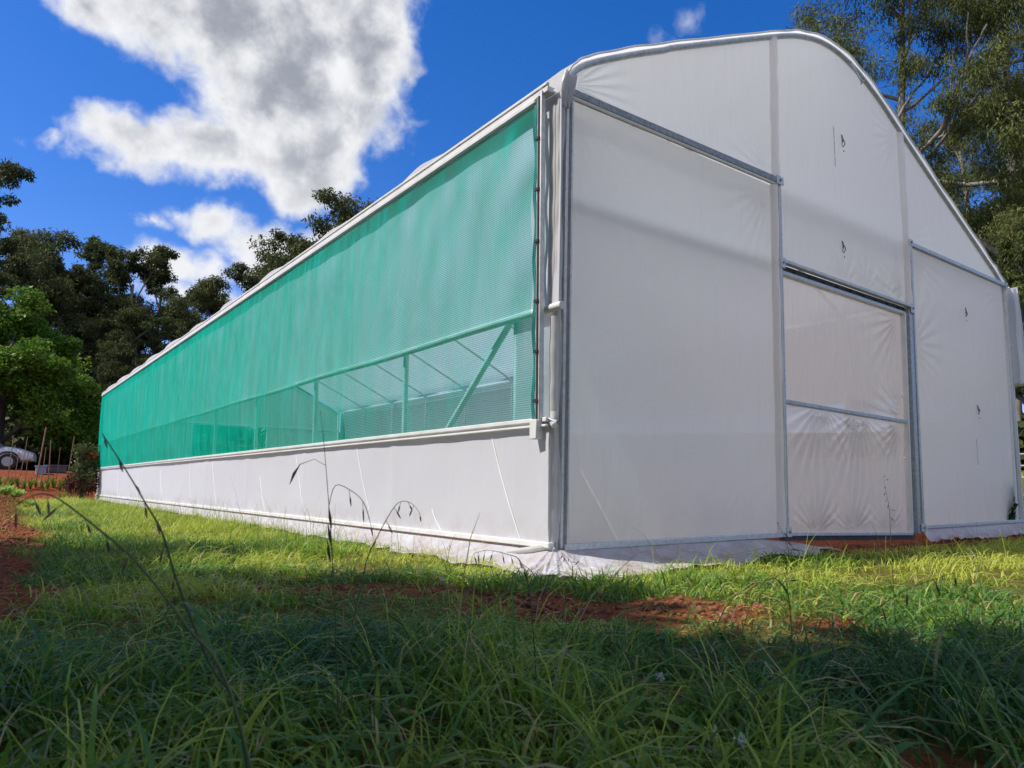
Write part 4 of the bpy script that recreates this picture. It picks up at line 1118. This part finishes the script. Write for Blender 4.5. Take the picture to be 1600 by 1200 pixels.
# ------------------------------------------------------------------ grass
def blades(x, y, ln, w, bend, tint, r, segs=4, z=None):
    n = len(x); z = gz(x, y) - .01 if z is None else z
    az = r.uniform(0, 2*math.pi, n); da = az + r.normal(0, .5, n)
    dirx, diry = np.cos(az), np.sin(az)
    sx_, sy_ = -np.sin(da), np.cos(da)
    K = segs + 1
    V = np.zeros((n, K, 2, 3))
    for k in range(K):
        t = k/segs
        hor = ln*bend*(t**1.8)*.9 + ln*.08*t; ver = ln*(t - bend*.62*t**2.6)
        px_ = x + dirx*hor; py_ = y + diry*hor; pz_ = z + ver
        ww = w*(1 - t**2.2)*.5*(.55 + .45*min(1, t*3)) + .0004
        tw = bend*t*.5
        V[:, k, 0] = np.stack([px_ - sx_*ww, py_ - sy_*ww, pz_ - ww*tw], -1)
        V[:, k, 1] = np.stack([px_ + sx_*ww, py_ + sy_*ww, pz_ + ww*tw], -1)
    base = (np.arange(n)*K*2)[:, None]
    Q = np.concatenate([np.stack([base[:, 0] + 2*k, base[:, 0] + 2*k+1, base[:, 0] + 2*k+3, base[:, 0] + 2*k+2], -1) for k in range(segs)])
    return V.reshape(-1, 3), Q, np.repeat(tint, K*2)
GV, GQ, GT = [], [], []; goff = 0
def add_grass(x, y, keep_extra, lnr, wr_, bendr, tintm, segs=4, soil_k=1.0):
    global goff
    s = soil_mask(x, y)
    cl = fbm(x*3.1 + 5, y*3.1, 3)                       # clumps
    prob = (1 - s*.90*soil_k)*np.clip(.35 + 2.1*(cl - .36), .06, 1)*keep_extra
    inside = (x > -.16) & (x < 7.6) & (y > -.08) & (y < 21.4)
    k = (rng.random(len(x)) < prob) & ~inside
    x, y, cl = x[k], y[k], cl[k]; n = len(x)
    big = fbm(x*.9 + 40, y*.9, 2)
    ln = rng.uniform(*lnr, n)*(.30 + 1.35*cl)*np.where(rng.random(n) < .07, 1.6, 1)
    ln *= 1 - .55*soil_mask(x + rng.normal(0, .12, n), y + rng.normal(0, .12, n))
    near_skirt = ((x > -.75) & (x < .2) & (y > -.5) & (y < 21)) | ((y > -.7) & (y < 0) & (x > -.6) & (x < 8))
    ln = np.where(near_skirt & (lnr[0] < .13), np.minimum(ln, rng.uniform(.05, .13, n)), ln)
    dcam = np.hypot(x - CX, y - CY)
    azc = np.degrees(np.arctan2(x - CX, y - CY))
    if lnr[0] < .13: ln *= np.where((azc > 36) & (azc < 57) & (dcam > 1.9) & (dcam < 3.6), .58, 1)
    ln = np.where(dcam < .75, np.minimum(ln, .14), ln)
    w = rng.uniform(*wr_, n); bend = rng.uniform(*bendr, n)
    t = np.clip(tintm + (big - .5)*.95 + (cl - .5)*.5 + rng.normal(0, .12, n), 0, .84 if tintm < .8 else 1)
    dry = rng.random(n) < .045 + .10*np.clip(soil_mask(x + .1, y) + .0, 0, 1)
    t = np.where(dry, rng.uniform(.9, 1, n), t)
    V, Q, T = blades(x, y, ln, w, bend, t, rng, segs)
    GV.append(V); GQ.append(Q + goff); GT.append(T); goff += len(V)
def wedge(n, a0, a1, r0, r1):
    a = np.radians(rng.uniform(a0, a1, n)); rr = np.sqrt(rng.uniform(r0*r0, r1*r1, n))
    return CX + rr*np.sin(a), CY + rr*np.cos(a)
x, y = wedge(9000, -20, 95, .5, 2.4); add_grass(x, y, 1, (.09, .21), (.006, .0125), (.45, 1.15), .24)  # low tint puts the foreground shade into the blade colour
x, y = wedge(9000, -20, 95, .55, 2.5); add_grass(x, y, 1, (.08, .20), (.0025, .0055), (.3, 1.05), .34)
x, y = wedge(2600, -20, 95, .6, 2.8); add_grass(x, y, 1, (.07, .13), (.014, .026), (.9, 1.3), .30)      # broad-leaved weeds
x, y = wedge(3000, -20, 95, .6, 4.5); add_grass(x, y, 1, (.07, .16), (.003, .007), (1.1, 1.45), .86, 4, .4)   # dead thatch lying down
x, y = wedge(520, -20, 95, .85, 3.0); add_grass(x, y, 1, (.22, .40), (.0016, .0030), (.45, 1.15), .62)      # long wispy stems
x, y = wedge(260, -20, 95, .85, 3.0); add_grass(x, y, 1, (.20, .36), (.0016, .0030), (.45, 1.15), .90)
x, y = wedge(34000, -12, 88, 2.4, 4.4); add_grass(x, y, 1, (.045, .115), (.004, .009), (.4, 1.1), .52)
x, y = wedge(50000, -8, 86, 4.4, 8.0); add_grass(x, y, 1, (.06, .14), (.004, .008), (.4, 1.1), .70)  # higher, yellower tint puts the sunlit band into the blade colour
n = 42000; x = rng.uniform(-2.9, -.12, n); y = rng.uniform(4.0, 21.6, n); add_grass(x, y, 1, (.05, .19), (.004, .009), (.3, 1.0), .70, 3)
n = 30000; x = rng.uniform(4, 12, n); y = rng.uniform(-5, 3, n); add_grass(x, y, 1, (.08, .18), (.005, .011), (.3, 1.0), .74, 3)
n = 12000; x = rng.uniform(8, 22, n); y = rng.uniform(-4, 14, n); add_grass(x, y, 1, (.10, .2), (.010, .02), (.3, 1.0), .74, 3)
n = 2600; x = rng.uniform(-1.3, -.42, n); y = rng.uniform(.2, 16, n); add_grass(x, y, 1, (.16, .34), (.0014, .003), (.1, .7), .62)
n = 900; x = rng.uniform(-.5, 8, n); y = rng.uniform(-2.4, -.4, n); add_grass(x, y, 1, (.14, .32), (.0014, .003), (.1, .7), .64)
me = np_mesh('grass', np.concatenate(GV), np.concatenate(GQ), True, {'tint': np.concatenate(GT)})
me.materials.append(M['grass'])
tag(link(bpy.data.objects.new('grass', me)), 'green grass growing over the red soil around the greenhouse', 'grass', kind='stuff')

# loose clods and stones lying on the bare soil
def clods(n, spots, smin, smax, name, label):
    r = np.random.default_rng(31); ico = [(0,0,1),(.89,0,.45),(.28,.85,.45),(-.72,.53,.45),(-.72,-.53,.45),(.28,-.85,.45),(.72,.53,-.45),(-.28,.85,-.45),(-.89,0,-.45),(-.28,-.85,-.45),(.72,-.53,-.45),(0,0,-1)]
    tri = np.array([(0,1,2),(0,2,3),(0,3,4),(0,4,5),(0,5,1),(1,6,2),(2,7,3),(3,8,4),(4,9,5),(5,10,1),(2,6,7),(3,7,8),(4,8,9),(5,9,10),(1,10,6),(6,11,7),(7,11,8),(8,11,9),(9,11,10),(10,11,6)])
    base = np.array(ico); xs, ys = [], []
    for (x0, x1, y0, y1, k) in spots:
        xs.append(r.uniform(x0, x1, k)); ys.append(r.uniform(y0, y1, k))
    x = np.concatenate(xs); y = np.concatenate(ys); keep = r.random(len(x)) < soil_mask(x, y)**2
    keep &= ~((x > -.2) & (x < 7.6) & (y > -.1) & (y < 21.3))
    x, y = x[keep], y[keep]; m = len(x); z = gz(x, y)
    sz = smin*(smax/smin)**(r.random(m)**2.2)
    V = base[None]*sz[:, None, None]*r.uniform(.55, 1.25, (m, 12, 1))*np.array([1, 1, .7]) + np.stack([x, y, z + sz*.15], -1)[:, None]
    Fc = (tri[None] + (np.arange(m)*12)[:, None, None]).reshape(-1, 3)
    me = np_mesh(name, V.reshape(-1, 3), Fc, True); me.materials.append(simple('soil_clod', (.10, .028, .014), (.34, .11, .05), 35, .95, bump=.4))
    tag(link(bpy.data.objects.new(name, me)), label, 'soil clods', kind='stuff')
clods(0, [(-2.0, .4, -2.2, .2, 5200), (-3.6, -1.9, -1.2, 14, 7000), (-2.9, -.2, 14, 26, 2500), (2.4, 7.5, -.5, .1, 1200)], .004, .028, 'soil_clods', 'loose red-brown soil clods on the bare ground')

# lush tufts in front of the near corner
def tuft(x, y, n, h, rad, label, tint=.5, seed=1):
    r = np.random.default_rng(seed)
    a = r.uniform(0, 6.28, n); q = rad*np.sqrt(r.random(n)); xx = x + q*np.cos(a); yy = y + q*np.sin(a)
    V, Q, T = blades(xx, yy, h*r.uniform(.5, 1.15, n), r.uniform(.005, .010, n), r.uniform(.3, .95, n), np.clip(tint + r.normal(0, .1, n), 0, .84), r)
    me = np_mesh('grass_tuft', V, Q, True, {'tint': T}); me.materials.append(M['grass'])
    o = link(bpy.data.objects.new('grass_tuft', me)); tag(o, label, 'grass tuft', 'lush grass tufts along the front skirt')
tuft(-.42, -.90, 260, .17, .26, 'lush green tuft in front of the white skirt right of the near corner', .48, 1)
tuft(-.85, -.62, 200, .14, .22, 'green tuft left of the near corner of the skirt', .42, 2)
tuft(.35, -.85, 260, .15, .30, 'green tuft before the left front wall, right of the lush one', .52, 3)
tuft(-.66, -1.08, 120, .07, .12, 'low round weed tuft on the bare red patch', .30, 4)
tuft(-2.25, 3.3, 260, .20, .28, 'dark green tuft at the edge of the red soil on the left', .36, 7)
tuft(-2.15, 5.2, 220, .20, .26, 'green tuft further back along the red soil edge', .44, 8)
tuft(-.95, 1.6, 220, .15, .3, 'green tuft against the long side skirt, nearer the corner', .55, 9)
tuft(-.8, 4.4, 220, .16, .3, 'green tuft against the long side skirt, further from the corner', .58, 10)
tuft(1.5, -.75, 240, .15, .32, 'tuft in front of the left wall film near the door', .55, 5)

# seeding grass stalks
ST = {
's1': [(-2.381,-2.134,-.14),(-2.384,-2.111,.051),(-2.383,-2.09,.14),(-2.385,-2.067,.263),(-2.383,-2.047,.315),(-2.388,-2.023,.435),(-2.392,-2.0,.522)],
's1b': [(-2.383,-2.047,.315),(-2.388,-2.09,.358),(-2.356,-2.101,.346),(-2.326,-2.093,.323),(-2.305,-2.081,.286)],
's2': [(-2.41,-2.19,-.14),(-2.39,-2.185,.052),(-2.361,-2.176,.176),(-2.345,-2.162,.217),(-2.32,-2.152,.256),(-2.295,-2.142,.291),(-2.269,-2.133,.32),(-2.245,-2.123,.326),(-2.22,-2.113,.319),(-2.198,-2.103,.302)],
's3': [(-2.65,-2.53,-.14),(-2.687,-2.501,.061),(-2.715,-2.472,.117),(-2.755,-2.442,.222),(-2.774,-2.418,.29),(-2.793,-2.394,.33),(-2.816,-2.37,.375),(-2.846,-2.346,.427)],
's4': [(-2.66,-2.63,-.14),(-2.723,-2.594,.112),(-2.768,-2.562,.186),(-2.79,-2.537,.221),(-2.825,-2.51,.268),(-2.856,-2.486,.298),(-2.881,-2.463,.321),(-2.905,-2.44,.34),(-2.923,-2.419,.342),(-2.942,-2.398,.328)],
's5': [(-2.84,-2.54,-.14),(-2.836,-2.519,.262),(-2.831,-2.499,.298),(-2.818,-2.481,.341),(-2.809,-2.462,.366)],
's6': [(-2.05,-2.70,-.14),(-1.981,-2.729,-.026),(-1.901,-2.808,.07),(-1.841,-2.869,.134),(-1.784,-2.935,.199),(-1.737,-2.993,.232)],
's7': [(-1.39,-2.49,-.15),(-1.387,-2.48,.062),(-1.374,-2.462,.15),(-1.353,-2.458,.21),(-1.349,-2.428,.272)],
's8': [(-.12,-2.11,-.15),(-.11,-2.101,.156),(-.092,-2.092,.279),(-.078,-2.076,.354),(-.064,-2.059,.417)],
's9': [(-1.56,-1.84,-.15),(-1.554,-1.836,-.015),(-1.519,-1.84,.114),(-1.528,-1.806,.159)],
's10': [(-1.93,-2.19,-.14),(-1.936,-2.17,.082),(-1.942,-2.14,.181),(-1.961,-2.101,.201),(-1.986,-2.058,.207),(-2.001,-2.024,.197)],
's11': [(-2.84,-2.33,-.14),(-2.826,-2.318,.04),(-2.79,-2.303,.139),(-2.762,-2.288,.218),(-2.737,-2.272,.234)],
's12': [(-2.95,-2.42,-.14),(-2.934,-2.409,.164),(-2.91,-2.39,.214),(-2.881,-2.372,.23),(-2.858,-2.355,.231)],
's13': [(-1.92,-2.48,-.14),(-1.907,-2.464,.045),(-1.897,-2.446,.104),(-1.868,-2.447,.179)],
's14': [(-1.65,-2.64,-.14),(-1.637,-2.646,.046),(-1.605,-2.659,.184),(-1.568,-2.681,.236)],
}
SL = {'s1': 'tallest upright dark seeding stalk in front of the green net', 's2': 'arching stalk with drooping seed head before the white sill film', 's3': 'long thick stalk leaning left across the far corner of the greenhouse',
      's4': 'long stalk bending far left over the red soil',  's6': 'long pale stalk leaning right across the lit grass', 's7': 'stalk standing before the door',
      's8': 'stalk with fine seed head before the right wall film', 's9': 'short curved stalk before the near corner skirt', 's10': 'drooping dark stalk before the skirt left of the near corner', 
        }
stem_m = leaf_mat('stem_green', [(0, (.05, .09, .035)), (1, (.16, .20, .08))], .2, .5)
sr = random.Random(12)
def seeds(mb, path, n, ln, droop):
    for i in range(n):
        t = .45 + .55*i/max(1, n-1) if n > 1 else 1; k = t*(len(path)-1); q = int(min(k, len(path)-2)); p = path[q].lerp(path[q+1], k-q)
        d = Vector((sr.uniform(-.4, .6), sr.uniform(-.4, .4), -droop + sr.uniform(-.3, .5))).normalized()
        a = p + d*ln*.5 + Vector((0, 0, .002)); l = ln*sr.uniform(.6, 1.0)
        m1 = MB(); m1.tube([p, a, a + d*l*.3, a + d*l*.7, a + d*l], [.0005, .0005, .0017, .0014, .0003], 6)
        m1.build('seed_head', M['seed'], e)
for key, lab in SL.items():
    P0 = [Vector(p) for p in ST[key]]; path = catmull(P0, 5); n = len(path)
    e = empty('grass_stalk', lab, 'grass stalk', tuple(P0[0]), 'seeding grass stalks in the foreground')
    o = P0[0]
    rb = {'s3': .0024, 's4': .0021, 's6': .0014}.get(key, .0015)
    mb = MB(); mb.tube([p - o for p in path], [rb*(1-.72*i/(n-1)) for i in range(n)], 6)
    if key == 's1':
        br = catmull([Vector(p) for p in ST['s1b']], 4); mb.tube([p - o for p in br], .0008, 5)
    me_o = mb.build('stem', stem_m, e, autosm=False)
    a = me_o.data.attributes.new('tint', 'FLOAT', 'POINT'); a.data.foreach_set('value', np.full(len(me_o.data.vertices), 1.0 if key == 's6' else sr.random(), dtype=np.float32))
    mb = MB()
    if key == 's1':
        seeds(mb, [p - o for p in br], 3, .035, 1.0)
        for z0 in (.20, .235, .27): 
            p = Vector((-2.385, -2.07, z0)) - o; m1 = MB(); m1.tube([p, p + Vector((-.004, 0, .02)), p + Vector((-.008, 0, .045))], [.001, .0032, .0006], 6); m1.build('seed_head', M['seed'], e)
        p = Vector((-2.45, -2.05, .40)) - o; m1 = MB(); m1.tube([Vector((-2.387, -2.03, .40)) - o, p + Vector((.03, 0, .012)), p, p + Vector((-.012, .0, -.02)), p + Vector((-.02, 0, -.042))], [.0005, .0005, .0008, .003, .0005], 6); m1.build('seed_head', M['seed'], e)
    elif key in ('s7', 's8', 's13', 's14', 's9'):
        seeds(mb, [p - o for p in path], 8, .02, .2)
    else:
        seeds(mb, [p - o for p in path], 7, .022, .9)
    # one or two long leaves on the stem
    if key in ('s1', 's2', 's3', 's4', 's7'):
        for j in (3, 7):
            p = path[min(j, n-2)]; k = 6; V = []; a = sr.uniform(0, 6.28); ln = sr.uniform(.12, .2)
            for i in range(k+1):
                t = i/k; c = p - o + Vector((math.cos(a)*ln*t*.7, math.sin(a)*ln*t*.7, ln*(t - .9*t*t))); ww = .0035*(1-t**2) + .0003
                V += [c + Vector((-math.sin(a)*ww, math.cos(a)*ww, 0)), c + Vector((math.sin(a)*ww, -math.cos(a)*ww, 0))]
            me2 = np_mesh('leaf', V, np.array([(2*i, 2*i+1, 2*i+3, 2*i+2) for i in range(k)]), True, {'tint': [.3]*len(V)}); me2.materials.append(M['grass'])
            link(bpy.data.objects.new('leaf', me2), e)

# clover flowers
for i, (x, y, lab) in enumerate([(-1.683, -2.338, 'small white clover flower in the shaded grass below the door'), (-1.937, -2.738, 'small white clover flower at the bottom edge right of centre'), (-1.329, -.769, 'small white clover flower at the edge of the bare red patch')]):
    z = GZ(x, y); e = empty('clover_flower', lab, 'flower', (x, y, z), 'white clover flowers in the grass')
    mb = MB(); mb.tube([(0, 0, 0), (.004, 0, .05), (0, .004, .085)], .0012, 5); o = mb.build('stem', stem_m, e)
    r = np.random.default_rng(i); V, Q, T = leaves([(0, .004, .09)], [.008], 60, .008, 0, r, .9, .5); m2 = np_mesh('flower_head', V, Q, False, {'tint': T}); m2.materials.append(M['white_petal']); link(bpy.data.objects.new('flower_head', m2), e)

# ------------------------------------------------------------------ sky, sun
SUN_EL, SUN_AZ = 51.0, -66.0      # azimuth clockwise from +y
w = bpy.data.worlds.new('World'); sc.world = w; w.use_nodes = True
nt = w.node_tree; nt.nodes.clear()
out = nt.nodes.new('ShaderNodeOutputWorld')
bgn = nt.nodes.new('ShaderNodeBackground'); bgn.inputs['Strength'].default_value = .125
sky = nt.nodes.new('ShaderNodeTexSky'); sky.sky_type = 'NISHITA'; sky.sun_disc = False
sky.sun_elevation = R_(SUN_EL); sky.sun_rotation = R_(SUN_AZ % 360); sky.air_density = 1.0; sky.dust_density = .4; sky.ozone_density = 2.2
hs = nt.nodes.new('ShaderNodeHueSaturation'); hs.inputs['Saturation'].default_value = 1.42; hs.inputs['Value'].default_value = 1.12
nt.links.new(sky.outputs[0], hs.inputs['Color'])
tint = nt.nodes.new('ShaderNodeMix'); tint.data_type = 'RGBA'; tint.blend_type = 'MULTIPLY'; tint.inputs['Factor'].default_value = 1; tint.inputs['B'].default_value = (1.1, .91, 1.22, 1)
nt.links.new(hs.outputs[0], tint.inputs['A'])
tc = nt.nodes.new('ShaderNodeTexCoord')
def mth(op, a, b=None, c=None, clamp=False):
    n = nt.nodes.new('ShaderNodeMath'); n.operation = op; n.use_clamp = clamp
    for i, v in enumerate((a, b, c)):
        if v is None: continue
        if isinstance(v, (int, float)): n.inputs[i].default_value = v
        else: nt.links.new(v, n.inputs[i])
    return n.outputs[0]
sep = nt.nodes.new('ShaderNodeSeparateXYZ'); nt.links.new(tc.outputs['Generated'], sep.inputs[0])
deg = 180/math.pi
az0 = mth('MULTIPLY', mth('ARCTAN2', sep.outputs['X'], sep.outputs['Y']), deg)
el0 = mth('MULTIPLY', mth('ARCSINE', sep.outputs['Z']), deg)
def wnoise(scale, detail, rough=.55, dist=0.0, vec=None):
    n = nt.nodes.new('ShaderNodeTexNoise'); n.inputs['Scale'].default_value = scale; n.inputs['Detail'].default_value = detail; n.inputs['Roughness'].default_value = rough; n.inputs['Distortion'].default_value = dist
    nt.links.new(vec or tc.outputs['Generated'], n.inputs['Vector']); return n
nw = wnoise(11, 4, .5); sw = nt.nodes.new('ShaderNodeSeparateColor'); nt.links.new(nw.outputs['Color'], sw.inputs[0])
az = mth('MULTIPLY_ADD', mth('SUBTRACT', sw.outputs[0], .5), 7.0, az0)
el = mth('MULTIPLY_ADD', mth('SUBTRACT', sw.outputs[1], .5), 5.0, el0)
BL = [(14.5,32.4,12.5,4.3),(23.6,32.6,4.9,4.3),(18.6,27.8,8.0,5.2),(6.9,23.2,3.8,1.8),(12.3,23.5,6.2,2.3),(19.5,23.4,4.6,2.9),(4.5,30.8,3.3,1.8),(14.2,37.4,16.6,4.5),(0.5,32.6,3.6,1.5),
      (13.6,18.7,2.6,1.5),(11.6,15.6,3.4,1.4),(17.1,16.8,3.3,2.2),(19.7,18.7,2.4,.9),(21.4,19.1,1.6,.8),(13.2,13.8,4.6,1.0)]
FILL_CLOUDS = [(-42,26,12,6),(-95,34,26,13),(-140,40,34,22),(160,48,60,20),(165,26,40,12),(118,40,30,16),(-60,74,60,9)]   # unseen clouds, added to raise the fill light
f = None
for (a, e_, ra, re_) in BL + FILL_CLOUDS:
    u = mth('MULTIPLY', mth('SUBTRACT', az, a), 1/ra); v = mth('MULTIPLY', mth('SUBTRACT', el, e_), 1/re_)
    d = mth('SUBTRACT', 1.0, mth('SQRT', mth('ADD', mth('MULTIPLY', u, u), mth('MULTIPLY', v, v))))
    d = mth('MULTIPLY', d, min(re_, 3.2)/3.2)
    f = d if f is None else mth('SMOOTH_MAX', f, d, .12)
n1 = wnoise(30, 8, .58, .2)
fd = mth('MULTIPLY_ADD', mth('SUBTRACT', n1.outputs[0], .5), .62, f)
fd = mth('ADD', fd, .06)
def mr(v, a, b):
    n = nt.nodes.new('ShaderNodeMapRange'); n.interpolation_type = 'SMOOTHSTEP'
    n.inputs['From Min'].default_value = a; n.inputs['From Max'].default_value = b
    nt.links.new(v, n.inputs['Value']); return n.outputs[0]
mask = mr(fd, -.08, .36)
# faint wisps
wf = None
for (a, e_, ra, re_, g) in [(2.0,22.2,1.2,.5,.8),(50.8,33.9,1.3,.6,.42),(49.0,32.9,1.2,.5,.3),(27.2,27.1,1.4,.4,.3),(8.9,18.2,1.4,.7,.9),(10.8,19.2,1.6,1.0,.8)]:
    u = mth('MULTIPLY', mth('SUBTRACT', az, a), 1/ra); v = mth('MULTIPLY', mth('SUBTRACT', el, e_), 1/re_)
    d = mth('MULTIPLY', mth('SUBTRACT', 1.15, mth('SQRT', mth('ADD', mth('MULTIPLY', u, u), mth('MULTIPLY', v, v))), clamp=True), g)
    wf = d if wf is None else mth('MAXIMUM', wf, d)
wisp = mth('MULTIPLY', wf, mr(n1.outputs[0], .38, .66))
mask = mth('MAXIMUM', mask, wisp)
# shading: thick body greyer, lit billows whiter
n2 = wnoise(9, 6, .55, .4)
n3 = wnoise(22, 6, .6, .2)
off = nt.nodes.new('ShaderNodeVectorMath'); off.operation = 'ADD'; off.inputs[1].default_value = (-.018, .004, .020)
nt.links.new(tc.outputs['Generated'], off.inputs[0])
n1b = wnoise(16, 6, .55, .2); n1c = wnoise(16, 6, .55, .2, off.outputs[0])
emb = mth('MULTIPLY', mth('SUBTRACT', n1b.outputs[0], n1c.outputs[0]), 1.7)      # billows lit from the sun side
thick = mr(mth('SUBTRACT', mth('MULTIPLY_ADD', mth('ADD', mth('MULTIPLY', mth('SUBTRACT', n2.outputs[0], .5), .42), mth('MULTIPLY', mth('SUBTRACT', n3.outputs[0], .5), .4)), 1.0, fd), emb), .02, 1.15)
hi = mr(el0, 15, 27)      # low distant clouds stay white
grey = mth('MULTIPLY', thick, mth('MULTIPLY_ADD', hi, .8, .2))
cm = nt.nodes.new('ShaderNodeMix'); cm.data_type = 'RGBA'
cm.inputs['A'].default_value = (7.3, 7.4, 7.6, 1); cm.inputs['B'].default_value = (2.75, 2.95, 3.5, 1)
nt.links.new(grey, cm.inputs['Factor'])
mx = nt.nodes.new('ShaderNodeMix'); mx.data_type = 'RGBA'
nt.links.new(mask, mx.inputs['Factor']); nt.links.new(tint.outputs['Result'], mx.inputs['A']); nt.links.new(cm.outputs['Result'], mx.inputs['B'])
nt.links.new(mx.outputs['Result'], bgn.inputs['Color']); nt.links.new(bgn.outputs[0], out.inputs['Surface'])

sun = bpy.data.lights.new('sun', 'SUN'); sun.energy = 5.0; sun.angle = R_(.53); sun.color = (1.0, .95, .86)
so = bpy.data.objects.new('sun', sun); link(so)
sd = Vector((math.sin(R_(SUN_AZ))*math.cos(R_(SUN_EL)), math.cos(R_(SUN_AZ))*math.cos(R_(SUN_EL)), math.sin(R_(SUN_EL))))
so.rotation_euler = sd.to_track_quat('Z', 'Y').to_euler(); so.location = sd*60

# ------------------------------------------------------------------ camera
cam = bpy.data.cameras.new('camera'); co = bpy.data.objects.new('camera', cam); link(co)
Fv = Vector((.59065233, .80023415, .10370693)); Rv = Vector((.80381727, -.59476799, .01135043)); Uv = Vector((-.07076456, -.07665727, .99454313))
m4 = Matrix(((Rv.x, Uv.x, -Fv.x, -2.9846), (Rv.y, Uv.y, -Fv.y, -3.5075), (Rv.z, Uv.z, -Fv.z, .3574), (0, 0, 0, 1)))
co.matrix_world = m4
cam.sensor_fit = 'HORIZONTAL'; cam.sensor_width = 36; cam.lens = 36*1127.4168/1600
cam.shift_y = 44.3662/1600
cam.clip_start = .02; cam.clip_end = 2000
cam.dof.use_dof = True; cam.dof.focus_distance = 6.5; cam.dof.aperture_fstop = 9.0
sc.camera = co

sc.view_settings.view_transform = 'Standard'; sc.view_settings.look = 'None'; sc.view_settings.exposure = 0
sc.cycles.use_denoising = True
sc.cycles.max_bounces = 6; sc.cycles.diffuse_bounces = 4; sc.cycles.transmission_bounces = 4; sc.cycles.transparent_max_bounces = 16
